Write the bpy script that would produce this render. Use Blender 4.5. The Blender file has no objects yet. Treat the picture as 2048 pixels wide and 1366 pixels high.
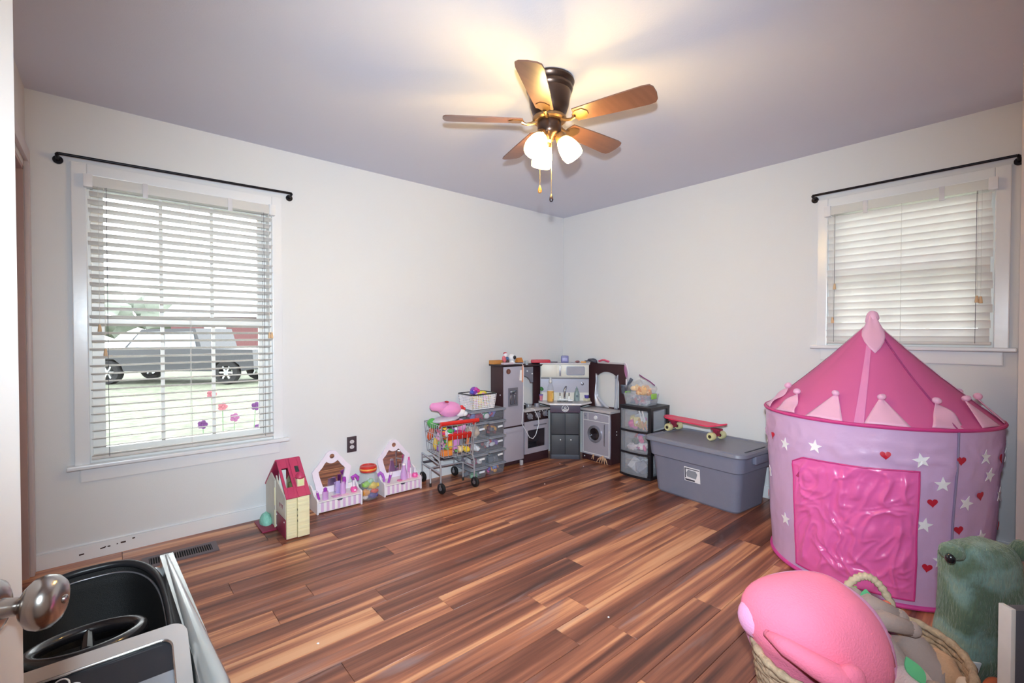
import bpy, bmesh, math, random
from mathutils import Vector, Matrix, Euler, noise
from math import sin, cos, pi, radians as rad
SC = bpy.context.scene
COL = SC.collection
# ---------------------------------------------------------------- camera, world, lights, exposure
CAM = Vector((-3.6498, -3.361, 1.2064))
YAW, PITCH = 0.8547, -0.0152
cd = bpy.data.cameras.new('camera'); cd.sensor_width = 36; cd.lens = 924.21 / 2048 * 36; cd.clip_start = .02
cam = bpy.data.objects.new('camera', cd); COL.objects.link(cam)
fw = Vector((cos(YAW) * cos(PITCH), sin(YAW) * cos(PITCH), sin(PITCH)))
cam.rotation_mode = 'QUATERNION'
cam.rotation_quaternion = fw.to_track_quat('-Z', 'Y'); cam.location = CAM
SC.camera = cam
w = bpy.data.worlds.new('sky'); SC.world = w; w.use_nodes = True
bg = w.node_tree.nodes['Background']; bg.inputs[0].default_value = (.93, .96, 1, 1); bg.inputs[1].default_value = 7.2
SC.view_settings.view_transform = 'Standard'; SC.view_settings.look = 'None'
SC.view_settings.gamma = 1; SC.view_settings.use_curve_mapping = False
SC.view_settings.exposure = 0.0
SC.cycles.max_bounces = 10; SC.cycles.transparent_max_bounces = 24
SC.cycles.diffuse_bounces = 6; SC.cycles.sample_clamp_indirect = 6; SC.cycles.caustics_reflective = False
def lamp(name, kind, loc, power, color, **kw):
    d = bpy.data.lights.new(name, kind); d.energy = power; d.color = color
    for k, v in kw.items(): setattr(d, k, v)
    o = bpy.data.objects.new(name, d); COL.objects.link(o); o.location = loc
    return o
# the photographer's flash, just above the lens
fl = lamp('camera_flash', 'SPOT', CAM + Vector((.0, .0, .19)), 450, (.80, .95, 1.05), spot_size=rad(114), spot_blend=1.0, shadow_soft_size=.03)
fl.rotation_mode = 'QUATERNION'
fl.rotation_quaternion = Vector((cos(YAW), sin(YAW), -.10)).to_track_quat('-Z', 'Y')

# ---------------------------------------------------------------- helpers
def lin(h):
    h = h.lstrip('#'); out = []
    for i in (0, 2, 4):
        c = int(h[i:i + 2], 16) / 255
        out.append(c / 12.92 if c <= .04045 else ((c + .055) / 1.055) ** 2.4)
    return out
_M = {}
def mat(hx, rough=.5, metal=0, var=.07, vs=18, bump=0, bs=120, spec=.5, sheen=0, coat=0, tr=0, tl=0, em=0, stretch=None):
    key = (hx, rough, metal, var, vs, bump, bs, spec, sheen, coat, tr, tl, em, stretch)
    if key in _M: return _M[key]
    m = bpy.data.materials.new('surface_' + hx.strip('#')); m.use_nodes = True
    nt = m.node_tree; N = nt.nodes; L = nt.links; p = N['Principled BSDF']; out = N['Material Output']
    c = lin(hx)
    tc = N.new('ShaderNodeTexCoord'); nz = N.new('ShaderNodeTexNoise'); nz.inputs['Scale'].default_value = vs; nz.inputs['Detail'].default_value = 3
    src = tc.outputs['Object']
    if stretch:
        mp = N.new('ShaderNodeMapping'); mp.inputs['Scale'].default_value = stretch; L.new(src, mp.inputs[0]); src = mp.outputs[0]
    L.new(src, nz.inputs['Vector'])
    mx = N.new('ShaderNodeMix'); mx.data_type = 'RGBA'
    mx.inputs[6].default_value = (*[x * (1 - var) for x in c], 1); mx.inputs[7].default_value = (*[min(1, x * (1 + var)) for x in c], 1)
    L.new(nz.outputs['Fac'], mx.inputs[0]); L.new(mx.outputs[2], p.inputs['Base Color'])
    p.inputs['Roughness'].default_value = rough; p.inputs['Metallic'].default_value = metal; p.inputs['Specular IOR Level'].default_value = spec
    if sheen: p.inputs['Sheen Weight'].default_value = sheen; p.inputs['Sheen Roughness'].default_value = .6; p.inputs['Sheen Tint'].default_value = (*[min(1, x * 1.2 + .1) for x in c], 1)
    if coat: p.inputs['Coat Weight'].default_value = coat; p.inputs['Coat Roughness'].default_value = .08
    if em: p.inputs['Emission Color'].default_value = (*c, 1); p.inputs['Emission Strength'].default_value = em
    if bump:
        n2 = N.new('ShaderNodeTexNoise'); n2.inputs['Scale'].default_value = bs; n2.inputs['Detail'].default_value = 4; L.new(src, n2.inputs['Vector'])
        b = N.new('ShaderNodeBump'); b.inputs['Strength'].default_value = bump; b.inputs['Distance'].default_value = .01
        L.new(n2.outputs['Fac'], b.inputs['Height']); L.new(b.outputs[0], p.inputs['Normal'])
    sh = p.outputs[0]
    if tl:
        t = N.new('ShaderNodeBsdfTranslucent'); L.new(mx.outputs[2], t.inputs[0]); ms = N.new('ShaderNodeMixShader'); ms.inputs[0].default_value = tl
        L.new(sh, ms.inputs[1]); L.new(t.outputs[0], ms.inputs[2]); sh = ms.outputs[0]
    if tr:
        t = N.new('ShaderNodeBsdfTransparent'); ms = N.new('ShaderNodeMixShader'); ms.inputs[0].default_value = tr
        L.new(sh, ms.inputs[1]); L.new(t.outputs[0], ms.inputs[2]); sh = ms.outputs[0]
    L.new(sh, out.inputs[0]); _M[key] = m
    return m
def T(loc=(0, 0, 0), rot=(0, 0, 0)): return Matrix.Translation(loc) @ Euler(rot).to_matrix().to_4x4()
class B:
    def __init__(s): s.bm = bmesh.new()
    def add(s, vs, fs, M=None, mi=0):
        v = [s.bm.verts.new(M @ Vector(p) if M else p) for p in vs]
        for f in fs:
            try: s.bm.faces.new([v[i] for i in f]).material_index = mi
            except ValueError: pass
        return s
    def box(s, c, d, rot=(0, 0, 0), bev=0, top=1, topy=None, seg=2, mi=0):
        b = bmesh.new(); bmesh.ops.create_cube(b, size=1)
        ty = top if topy is None else topy
        for v in b.verts:
            if v.co.z > 0: v.co.x *= top; v.co.y *= ty
            v.co = Vector((v.co.x * d[0], v.co.y * d[1], v.co.z * d[2]))
        if bev: bmesh.ops.bevel(b, geom=b.edges[:], offset=bev, segments=seg, affect='EDGES', profile=.6)
        return s.join(b, T(c, rot), mi)
    def bx(s, x0, x1, y0, y1, z0, z1, bev=0, **k): return s.box(((x0 + x1) / 2, (y0 + y1) / 2, (z0 + z1) / 2), (abs(x1 - x0), abs(y1 - y0), abs(z1 - z0)), bev=bev, **k)
    def join(s, b, M, mi=0):
        b.verts.index_update()
        vs = [v.co.copy() for v in b.verts]; fs = [[v.index for v in f.verts] for f in b.faces]; b.free()
        return s.add(vs, fs, M, mi)
    def tube(s, pts, r, n=8, closed=False, mi=0, caps=True):
        P = [Vector(p) for p in pts]; m = len(P); rs = r if isinstance(r, (list, tuple)) else [r] * m
        prev = None; rings = []
        for i in range(m):
            a = P[i - 1] if (i or closed) else P[i]; b = P[(i + 1) % m] if (i < m - 1 or closed) else P[i]
            t = (b - a).normalized()
            if prev is None: u = t.orthogonal().normalized()
            else:
                u = prev - t * prev.dot(t)
                u = u.normalized() if u.length > 1e-6 else t.orthogonal().normalized()
            prev = u; v = t.cross(u)
            rings.append([P[i] + (u * cos(2 * pi * k / n) + v * sin(2 * pi * k / n)) * rs[i] for k in range(n)])
        vs = [p for R in rings for p in R]; fs = []
        for i in range(m if closed else m - 1):
            j = (i + 1) % m
            for k in range(n): k2 = (k + 1) % n; fs.append((i * n + k, i * n + k2, j * n + k2, j * n + k))
        if not closed and caps: fs += [tuple(range(n))[::-1], tuple((m - 1) * n + k for k in range(n))]
        return s.add(vs, fs, None, mi)
    def cyl(s, p0, p1, r0, r1=None, n=16, mi=0): return s.tube([p0, p1], [r0, r0 if r1 is None else r1], n, mi=mi)
    def lathe(s, prof, n=24, M=None, mi=0, sx=1, sy=1):
        vs = []; fs = []; idx = []
        for r, z in prof:
            if r < 1e-6: idx.append([len(vs)] * n); vs.append((0, 0, z))
            else: idx.append(list(range(len(vs), len(vs) + n))); vs += [(r * sx * cos(2 * pi * k / n), r * sy * sin(2 * pi * k / n), z) for k in range(n)]
        for a, b in zip(idx, idx[1:]):
            for k in range(n):
                f = []
                for q in (a[k], a[(k + 1) % n], b[(k + 1) % n], b[k]):
                    if q not in f: f.append(q)
                if len(f) > 2: fs.append(f)
        return s.add(vs, fs, M or Matrix(), mi)
    def ball(s, c, r, n=16, rot=(0, 0, 0), namp=0, nsc=6, mi=0, fn=None):
        b = bmesh.new(); bmesh.ops.create_uvsphere(b, u_segments=n * 2, v_segments=n, radius=1)
        r = r if isinstance(r, (list, tuple)) else (r, r, r)
        for v in b.verts:
            d = v.co.copy()
            if fn: d = Vector(fn(d))
            q = Vector((d.x * r[0], d.y * r[1], d.z * r[2]))
            if namp: q += v.co * namp * noise.noise(q * nsc + Vector((c[0] * 9, c[1] * 7, c[2])))
            v.co = q
        return s.join(b, T(c, rot), mi)
    def prism(s, pts, h0, h1, M=None, mi=0):
        n = len(pts); vs = [(x, y, h0) for x, y in pts] + [(x, y, h1) for x, y in pts]
        fs = [tuple(range(n))[::-1], tuple(range(n, 2 * n))] + [(i, (i + 1) % n, n + (i + 1) % n, n + i) for i in range(n)]
        return s.add(vs, fs, M, mi)
    def ring(s, outer, inner, h0, h1, M=None, mi=0):
        n = len(outer); vs = []
        for h in (h0, h1): vs += [(x, y, h) for x, y in outer] + [(x, y, h) for x, y in inner]
        fs = []
        for i in range(n):
            j = (i + 1) % n; o0, o1, i0, i1 = i, j, n + i, n + j; q = 2 * n
            fs += [(o0, o1, i1, i0)[::-1], (o0 + q, o1 + q, i1 + q, i0 + q), (o0, o1, o1 + q, o0 + q), (i1, i0, i0 + q, i1 + q)]
        return s.add(vs, fs, M, mi)
    def surf(s, fn, nu, nv, mi=0, thick=0):
        vs = [fn(i / nu, j / nv) for i in range(nu + 1) for j in range(nv + 1)]
        k = lambda i, j: i * (nv + 1) + j
        return s.add(vs, [(k(i, j), k(i + 1, j), k(i + 1, j + 1), k(i, j + 1)) for i in range(nu) for j in range(nv)], None, mi)
    def done(s, name, m, parent=None, world=False, smooth=38, label=None, kind=None, solid=0):
        bm = s.bm
        if world and parent is not None:
            mw_ = Matrix(); q = parent
            while q is not None: mw_ = Matrix.Translation(q.location) @ q.rotation_euler.to_matrix().to_4x4() @ mw_; q = q.parent
            bm.transform(mw_.inverted())
        bmesh.ops.recalc_face_normals(bm, faces=bm.faces[:])
        if solid: bmesh.ops.solidify(bm, geom=bm.faces[:], thickness=solid)
        for f in bm.faces: f.smooth = smooth > 0
        for e in bm.edges:
            if len(e.link_faces) == 2: e.smooth = e.calc_face_angle(0) < rad(smooth)
        me = bpy.data.meshes.new(name); bm.to_mesh(me); bm.free()
        for x in (m if isinstance(m, (list, tuple)) else [m]): me.materials.append(x)
        o = bpy.data.objects.new(name, me); COL.objects.link(o)
        if parent is not None: o.parent = parent
        if label: o['label'] = label
        if kind: o['kind'] = kind
        return o
def empty(name, loc=(0, 0, 0), rz=0):
    o = bpy.data.objects.new(name, None); COL.objects.link(o); o.location = loc; o.rotation_euler = (0, 0, rz); o.empty_display_size = .05
    return o
def tag(o, label, cat, group=None, kind=None):
    o['label'] = label; o['category'] = cat
    if group: o['group'] = group
    if kind: o['kind'] = kind
    return o
def thing(name, label, cat, loc=(0, 0, 0), rz=0, group=None): return tag(empty(name, loc, rz), label, cat, group)
def struct(o, label=None):
    o['kind'] = 'structure'
    if label: o['label'] = label
    return o
def solo(b, name, m, label, cat, loc, rz=0, group=None, smooth=38):          # a thing that is one mesh, built in local coordinates
    o = b.done(name, m, smooth=smooth); o.location = loc; o.rotation_euler = (0, 0, rz); return tag(o, label, cat, group)
def child(o, name, mesh_src, loc=(0, 0, 0), rot=(0, 0, 0)):
    c = bpy.data.objects.new(name, mesh_src.data); COL.objects.link(c); c.parent = o; c.location = loc; c.rotation_euler = rot; return c
rnd = random.Random(7)

# ---------------------------------------------------------------- room shell
H = 2.44
WALL = mat('#dadadc', .55, var=.012, vs=3, bump=.05, bs=220)
CEIL = mat('#d3d4e0', .8, var=.012, vs=3, bump=.06, bs=160)
TRIM = mat('#e3e3e6', .25, var=.02, vs=6, bump=.03, bs=30)
TRIM2 = mat('#cbbfc0', .4, var=.02, vs=6)
def st(b, name, m, label=None, parent=None, smooth=0):
    o = b.done(name, m, parent, smooth=smooth); struct(o, label); return o
X0, X1, Z0, Z1 = -3.735, -2.838, .515, 2.052          # window 1 opening
b = B(); b.bx(-4.1, X0, 0, .16, 0, H); b.bx(X1, .16, 0, .16, 0, H); b.bx(X0, X1, 0, .16, 0, Z0); b.bx(X0, X1, 0, .16, Z1, H)
st(b, 'wall_north', WALL, 'off-white wall with the large bright window')
Y0, Y1, V0, V1 = -3.182, -2.407, 1.135, 2.055         # window 2 opening
b = B(); b.bx(0, .16, Y1, 0, 0, H); b.bx(0, .16, -4.1, Y0, 0, H); b.bx(0, .16, Y0, Y1, 0, V0); b.bx(0, .16, Y0, Y1, V1, H)
st(b, 'wall_east', WALL, 'off-white wall with the small high window')
# west wall with the closet opening next to the corner
b = B(); b.bx(-4.08, -3.961, -.075, 0, 0, H); b.bx(-4.08, -3.961, -1.75, -.075, 2.03, H); b.bx(-4.08, -3.961, -2.62, -1.75, 0, H)
b.bx(-4.60, -4.56, -1.85, 0, 0, H); b.bx(-4.56, -4.08, -1.87, -1.83, 0, H); b.bx(-4.56, -4.1, 0, .03, 0, H)
b.bx(-4.24, -4.08, -2.65, -2.62, 0, H); b.bx(-4.24, -4.20, -3.2, -2.65, 0, H)
st(b, 'wall_west', mat('#cfc8c6', .55, var=.012, vs=3, bump=.05, bs=220), 'wall with the closet opening beside the corner')
b = B(); b.bx(-4.24, .16, -4.14, -4.02, 0, H); b.bx(-4.24, -4.2, -4.02, -3.98, 0, H); b.bx(-4.24, -4.2, -3.98, -3.2, 2.05, H)
b.bx(-5.0, -4.96, -4.2, -3.0, 0, H); b.bx(-4.96, -4.24, -4.2, -4.16, 0, H); b.bx(-4.96, -4.24, -3.04, -3.0, 0, H)
st(b, 'wall_south', WALL, 'wall behind the camera')
b = B(); b.bx(-.72, 0, -4.02, -3.293, 0, H)
st(b, 'wall_closet', mat('#d3c3bd', .5, var=.012, vs=3), 'pinkish closet wall in the far right corner')
b = B(); b.bx(-5.0, .16, -4.2, .16, H, H + .1); st(b, 'ceiling', CEIL, 'pale lavender-white ceiling')
# baseboards
b = B(); b.bx(-3.957, -.0, -.014, 0, .0, .078); b.bx(-3.957, -.0, -.009, 0, .078, .088, bev=.003)
bb = st(b, 'baseboard_north', TRIM, 'white baseboard with chipped paint')
b = B()
for x, z, wd, hh in ((-3.775, .035, .02, .007), (-3.69, .045, .022, .006), (-3.665, .047, .012, .006), (-3.63, .05, .006, .005), (-3.605, .052, .022, .008), (-3.56, .062, .012, .007), (-3.68, .05, .006, .004)):
    b.box((x, -.0145, z), (wd, .0015, hh), rot=(0, rnd.uniform(-.2, .2), 0))
b.done('paint_chip', mat('#3a1c14', .7), bb, kind='stuff', label='dark chips where paint is missing')
b = B(); b.bx(-.014, 0, -3.289, -.014, 0, .088, bev=.002); st(b, 'baseboard_east', TRIM)
b = B(); b.bx(-.734, -.72, -4.02, -3.281, 0, .088, bev=.002); b.bx(-.72, -.014, -3.293, -3.281, 0, .088, bev=.002); st(b, 'baseboard_closet', TRIM)
# closet opening casing
t = struct(empty('trim_1', (-3.961, -.9, 0)), 'casing round the closet opening')
b = B(); b.bx(-3.961, -3.944, -.075, -.003, 0, 2.06, bev=.004); b.done('side_casing', TRIM2, t, True)
b = B(); b.bx(-3.961, -3.944, -1.82, -1.755, 0, 2.06, bev=.004); b.done('side_casing', TRIM2, t, True)
b = B(); b.bx(-3.961, -3.944, -1.82, -.003, 2.06, 2.13, bev=.004); b.done('head_casing', TRIM2, t, True)
b = B(); b.bx(-4.08, -3.962, -.092, -.076, 0, 2.03); b.bx(-4.08, -3.962, -1.749, -1.735, 0, 2.03); b.bx(-4.08, -3.962, -1.75, -.076, 2.012, 2.029); b.done('jamb', mat('#b09490', .5), t, True)

# ---------------------------------------------------------------- floor of planks
def plank_mat():
    m = bpy.data.materials.new('plank_wood'); m.use_nodes = True; N = m.node_tree.nodes; L = m.node_tree.links; p = N['Principled BSDF']
    tc = N.new('ShaderNodeTexCoord'); oi = N.new('ShaderNodeObjectInfo')
    off = N.new('ShaderNodeVectorMath'); off.operation = 'SCALE'; off.inputs[0].default_value = (37, 61, 13); L.new(oi.outputs['Random'], off.inputs['Scale'])
    ad = N.new('ShaderNodeVectorMath'); L.new(tc.outputs['Object'], ad.inputs[0]); L.new(off.outputs[0], ad.inputs[1])
    def nz(scale, det, dist=0, sc=1):
        mp = N.new('ShaderNodeMapping'); mp.inputs['Scale'].default_value = scale; L.new(ad.outputs[0], mp.inputs[0])
        n = N.new('ShaderNodeTexNoise'); n.inputs['Scale'].default_value = sc; n.inputs['Detail'].default_value = det; n.inputs['Distortion'].default_value = dist
        L.new(mp.outputs[0], n.inputs['Vector']); return n
    n1 = nz((.55, 15, 1), 2.5, .35)        # broad light and dark strips along the board
    n2 = nz((2.2, 70, 1), 4, .8)           # fine grain
    n3 = nz((1.3, 9, 1), 3, 1.2)           # greyish lilac patches
    cr = N.new('ShaderNodeValToRGB'); e = cr.color_ramp.elements
    e[0].position = .27; e[0].color = (*lin('#4c2c24'), 1); e[1].position = .75; e[1].color = (*lin('#dba47c'), 1)
    for pos, h in ((.38, '#6e4031'), (.47, '#8a5440'), (.55, '#a86a4e'), (.62, '#cd9068')): q = e.new(pos); q.color = (*lin(h), 1)
    mr = N.new('ShaderNodeMath'); mr.operation = 'MULTIPLY_ADD'; L.new(oi.outputs['Random'], mr.inputs[0]); mr.inputs[1].default_value = .14; mr.inputs[2].default_value = -.07
    sm = N.new('ShaderNodeMath'); L.new(n1.outputs['Fac'], sm.inputs[0]); L.new(mr.outputs[0], sm.inputs[1])
    g = N.new('ShaderNodeMath'); g.operation = 'MULTIPLY_ADD'; L.new(n2.outputs['Fac'], g.inputs[0]); g.inputs[1].default_value = .22; L.new(sm.outputs[0], g.inputs[2])
    g2 = N.new('ShaderNodeMath'); g2.operation = 'SUBTRACT'; L.new(g.outputs[0], g2.inputs[0]); g2.inputs[1].default_value = .11
    L.new(g2.outputs[0], cr.inputs[0])
    r2 = N.new('ShaderNodeValToRGB'); r2.color_ramp.elements[0].position = .6; r2.color_ramp.elements[1].position = .74; r2.color_ramp.elements[1].color = (.55, .55, .55, 1); L.new(n3.outputs['Fac'], r2.inputs[0])
    mx = N.new('ShaderNodeMix'); mx.data_type = 'RGBA'; L.new(r2.outputs[0], mx.inputs[0]); L.new(cr.outputs[0], mx.inputs[6]); mx.inputs[7].default_value = (*lin('#8d7d80'), 1)
    L.new(mx.outputs[2], p.inputs['Base Color'])
    p.inputs['Roughness'].default_value = .34
    bp = N.new('ShaderNodeBump'); bp.inputs['Strength'].default_value = .12; bp.inputs['Distance'].default_value = .004; L.new(n2.outputs['Fac'], bp.inputs['Height']); L.new(bp.outputs[0], p.inputs['Normal'])
    return m
PM = plank_mat()
b = B(); b.bx(-5.0, .16, -4.2, .16, -.08, -.0045)
floor = st(b, 'floor', mat('#2a1812', .8), 'reddish brown wood plank floor')
pm_cache = {}
def plank(x0, x1, y0, y1):
    L_ = round(x1 - x0, 3); W_ = round(y1 - y0, 3)
    if (L_, W_) not in pm_cache:
        bb = B(); bb.box((0, 0, -.0022), (L_ - .0012, W_ - .0012, .0044), bev=.0009, seg=1); o = bb.done('plank', PM, floor); pm_cache[(L_, W_)] = o
        o.location = ((x0 + x1) / 2, (y0 + y1) / 2, 0); return
    child(floor, 'plank', pm_cache[(L_, W_)], ((x0 + x1) / 2, (y0 + y1) / 2, 0))
PW, PL = .1285, 1.22
joints = {8: -2.95, 9: -3.126, 4: -2.642, 5: -2.845, 15: -2.07, 13: -1.80}
y = -.008; r = 0
while y > -4.0:
    y0 = max(y - PW, -4.02); xs = joints.get(r, -2.4 + rnd.uniform(-.6, .6) + (r % 3) * .37)
    cuts = [xs]
    while cuts[0] > -4.08: cuts.insert(0, cuts[0] - PL)
    while cuts[-1] < -.012: cuts.append(cuts[-1] + PL)
    cuts = [max(-4.08, min(-.012, c)) for c in cuts]
    for a, c in zip(cuts, cuts[1:]):
        if c - a > .05: plank(round(a, 3), round(c, 3), y0, y)
    y = y0; r += 1

# ---------------------------------------------------------------- windows
GLASS = bpy.data.materials.new('window_glass'); GLASS.use_nodes = True
_n = GLASS.node_tree.nodes; _l = GLASS.node_tree.links; _n.remove(_n['Principled BSDF'])
_t = _n.new('ShaderNodeBsdfTransparent'); _t.inputs[0].default_value = (.93, .95, .94, 1); _g = _n.new('ShaderNodeBsdfGlossy'); _g.inputs['Roughness'].default_value = .02
_f = _n.new('ShaderNodeFresnel'); _f.inputs[0].default_value = 1.45; _m = _n.new('ShaderNodeMixShader')
_l.new(_f.outputs[0], _m.inputs[0]); _l.new(_t.outputs[0], _m.inputs[1]); _l.new(_g.outputs[0], _m.inputs[2]); _l.new(_m.outputs[0], _n['Material Output'].inputs[0])
SASH = mat('#e6e5e3', .35, var=.02)
def window(name, label, x0, x1, z0, z1, cas, F):
    """built in wall coordinates: u along the wall, v depth (negative = into the room), z up; F maps to the world"""
    root = struct(empty(name, F(((x0 + x1) / 2, 0, z0))), label)
    def part(n, m, boxes, bev=.0, parent=root, sm=0):
        b = B()
        for q in boxes: b.bx(*q, bev=bev)
        for v in b.bm.verts: v.co = Vector(F(v.co))
        return b.done(n, m, parent, True, smooth=sm)
    part('casing', TRIM, [(x0 - cas, x0, -.02, 0, z0 - .01, z1 + cas)], .005); part('casing', TRIM, [(x1, x1 + cas, -.02, 0, z0 - .01, z1 + cas)], .005)
    part('casing', TRIM, [(x0, x1, -.02, 0, z1, z1 + cas)], .005)
    part('sill', TRIM, [(x0 - cas - .03, x1 + cas + .03, -.055, .0, z0 - .022, z0)], .006)
    part('apron', TRIM, [(x0 - cas + .02, x1 + cas - .02, -.014, 0, z0 - .10, z0 - .022)], .006)
    part('jamb', SASH, [(x0, x0 + .012, 0, .16, z0, z1), (x1 - .012, x1, 0, .16, z0, z1), (x0 + .012, x1 - .012, 0, .16, z1 - .012, z1), (x0 + .012, x1 - .012, 0, .16, z0, z0 + .012)])
    zm = (z0 + z1) / 2 - .01; fw_ = .052
    for (a, c, v0) in ((z0 + .012, zm + .02, .055), (zm - .015, z1 - .012, .092)):
        X0_, X1_ = x0 + .012, x1 - .012
        s = part('sash', SASH, [(X0_, X0_ + fw_, v0, v0 + .033, a, c), (X1_ - fw_, X1_, v0, v0 + .033, a, c), (X0_ + fw_, X1_ - fw_, v0, v0 + .033, a, a + fw_), (X0_ + fw_, X1_ - fw_, v0, v0 + .033, c - .036, c)])
        g = [X0_ + fw_, X1_ - fw_]; wd = (g[1] - g[0]) / 3
        for k in (1, 2): part('muntin', SASH, [(g[0] + wd * k - .009, g[0] + wd * k + .009, v0 + .006, v0 + .028, a + fw_, c - .036)])
        part('pane', GLASS, [(g[0], g[1], v0 + .015, v0 + .018, a + fw_, c - .036)])
    return root
FN = lambda p: (p[0], p[1], p[2])
FE = lambda p: (-0 + p[1], p[0], p[2])
window('window_1', 'tall white window with open slats, daylight behind', X0, X1, Z0, Z1, .062, FN)
window('window_2', 'small white window behind closed slats above the play tent', Y0, Y1, V0, V1, .06, FE)
SLAT = mat('#f2f0ee', .42, var=.015, vs=8, tl=.42)
WOODT = mat('#d8b48c', .5)
def blind(label, x0, x1, z0, z1, tilt, F, tassels, seed, droop=0):
    R = random.Random(seed); root = thing('window_blind', label, 'blind', F(((x0 + x1) / 2, -.03, z0)))
    M3 = Matrix([list(F((1, 0, 0))), list(F((0, 1, 0))), list(F((0, 0, 1)))]).transposed().to_4x4()
    def put(b, n, m, sm=38, **k):
        for v in b.bm.verts: v.co = M3 @ v.co
        return b.done(n, m, root, True, smooth=sm, **k)
    b = B(); b.bx(x0, x1, -.055, -.006, z1 - .062, z1 - .006, bev=.003); put(b, 'headrail', SLAT)
    for x in (x0 + .004, x1 - .004): b = B(); b.bx(x - .018, x + .018, -.06, -.004, z1 - .068, z1 - .001, bev=.002); put(b, 'end_bracket', mat('#e2e0e2', .3))
    for f in (.27, .73): b = B(); x = x0 + (x1 - x0) * f; b.bx(x - .012, x + .012, -.06, -.054, z1 - .085, z1 - .004, bev=.002); put(b, 'valance_clip', mat('#d6d4d8', .3))
    n = int((z1 - .085 - z0 - .03) / .0436); base = None; wd = x1 - x0 - .012
    b = B()
    def sf(u, v): a = (v - .5) * 2; return (-wd / 2 + wd * u, a * .025, .0022 * (1 - a * a))
    b.surf(sf, 1, 6); 
    for v in b.bm.verts: v.co = M3 @ v.co
    base = b.done('slat', SLAT, root, solid=.0026)
    for i in range(n + 1):
        z = z1 - .095 - i * .0436
        tl = tilt + rad(R.uniform(-1.2, 1.2)) + (0 if tilt > .5 else rad(7) * (1 - i / n) ** 1.5); dx = R.uniform(-.006, .006)
        o = base if i == 0 else child(root, 'slat', base)
        o.location = Vector(F(((x0 + x1) / 2 + dx, -.03, z))) - root.location
        ax = Vector(F((1, 0, 0))); o.rotation_mode = 'QUATERNION'
        from mathutils import Quaternion
        sgn = -1 if abs(ax.x) > .5 else 1
        o.rotation_quaternion = Quaternion(ax, tl * sgn) @ Quaternion(Vector((0, 0, 1)), R.uniform(-.0025, .0025)) @ Quaternion(Vector(F((0, 1, 0))), R.uniform(-.004, .004))
    b = B(); b.bx(x0 + .004, x1 - .004, -.052, -.01, z0 + .012, z0 + .028, bev=.004); put(b, 'bottom_rail', SLAT)
    for f in (.085, .5, .94):
        x = x0 + (x1 - x0) * f; b = B()
        for dy in (-.054, -.005): b.tube([(x, dy, z1 - .06), (x, dy, z0 + .02)], .0011, 5)
        put(b, 'ladder_cord', mat('#4b4858' if f != .5 else '#d9d6d2', .7))
    for x, z in tassels:
        b = B(); b.tube([(x, -.062, z1 - .06), (x, -.062, z + .02)], .001, 5); put(b, 'pull_cord', mat('#dddad6', .7))
        b = B(); b.lathe([(0, .02), (.005, .019), (.008, -.004), (.009, -.018), (0, -.019)], 10, T((x, -.062, z))); put(b, 'cord_tassel', WOODT)
    return root
blind('white slatted blind, slats open, in the tall window on the left', X0 + .002, X1 - .002, Z0 + .012, Z1, rad(11.5), FN, ((-3.69, 1.24), (-3.668, 1.11), (-2.868, 1.20), (-2.853, 1.20)), 3)
blind('white slatted blind, slats shut, in the small window above the tent', Y0 + .002, Y1 - .002, V0 + .002, V1, rad(58), FE, ((-3.12, 1.40), (-3.135, 1.395), (-2.46, 1.52), (-2.45, 1.30)), 5)
ROD = mat('#1d1a20', .35, .6)
for lab, a, c, F in (('black curtain rod above the tall left window', (-3.838, -.062, 2.128), (-2.732, -.062, 2.146), FN), ('black curtain rod above the small right window', (-2.334, -.062, 2.142), (-3.262, -.062, 2.142), FE)):
    r_ = thing('curtain_rod', lab, 'curtain rod', F((a[0] / 2 + c[0] / 2, a[1], a[2])))
    b = B(); b.tube([F(a), F(c)], .0075, 10); b.done('rod', ROD, r_, True)
    s = 1 if c[0] > a[0] else -1
    for q, k in ((a, -1), (c, 1)):
        x = q[0] + k * s * .006
        b = B(); b.tube([F((q[0], q[1], q[2])), F((x, q[1] + .004, q[2] - .003)), F((x, -.03, q[2] - .012)), F((x, -.006, q[2] - .018))], .0085, 10)
        b.cyl(F((x, -.009, q[2] - .018)), F((x, -.0005, q[2] - .018)), .021, .021, 18); b.done('bracket', ROD, r_, True)

# ---------------------------------------------------------------- outdoors
b = B(); b.bx(-30, 30, .16, 60, -.45, -.38); lawn = st(b, 'lawn', mat('#6a6f5e', .9, var=.85, vs=7, bump=.6, bs=9), 'pale lawn outside the left window')
b = B(); b.bx(.16, 30, -30, .16, -.45, -.38); st(b, 'ground_east', mat('#8a9470', .9, var=.3, vs=2.2), 'lawn outside the right window')
CARP = mat('#303137', .4, coat=.3)
v = thing('pickup_truck', 'dark pickup truck with silver wheels parked across the lawn', 'truck', (-1.7, 15.6, -.38), math.atan2(14.22 - 16.675, -.269 + 3.09))
prof = [(-2.75, .42), (-2.78, .75), (-2.70, 1.02), (-1.35, 1.12), (-.75, 1.75), (.95, 1.78), (1.15, 1.12), (2.75, 1.10), (2.8, .5), (2.4, .42), (2.33, .62), (2.1, .78), (1.75, .78), (1.5, .62), (1.43, .42), (-1.35, .42), (-1.42, .62), (-1.65, .8), (-2.0, .8), (-2.25, .62), (-2.3, .42)]
M = T((0, .95, 0), (pi / 2, 0, 0)); b = B(); b.prism(prof, 0, 1.9, M); b.done('body', CARP, v, smooth=25)
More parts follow.
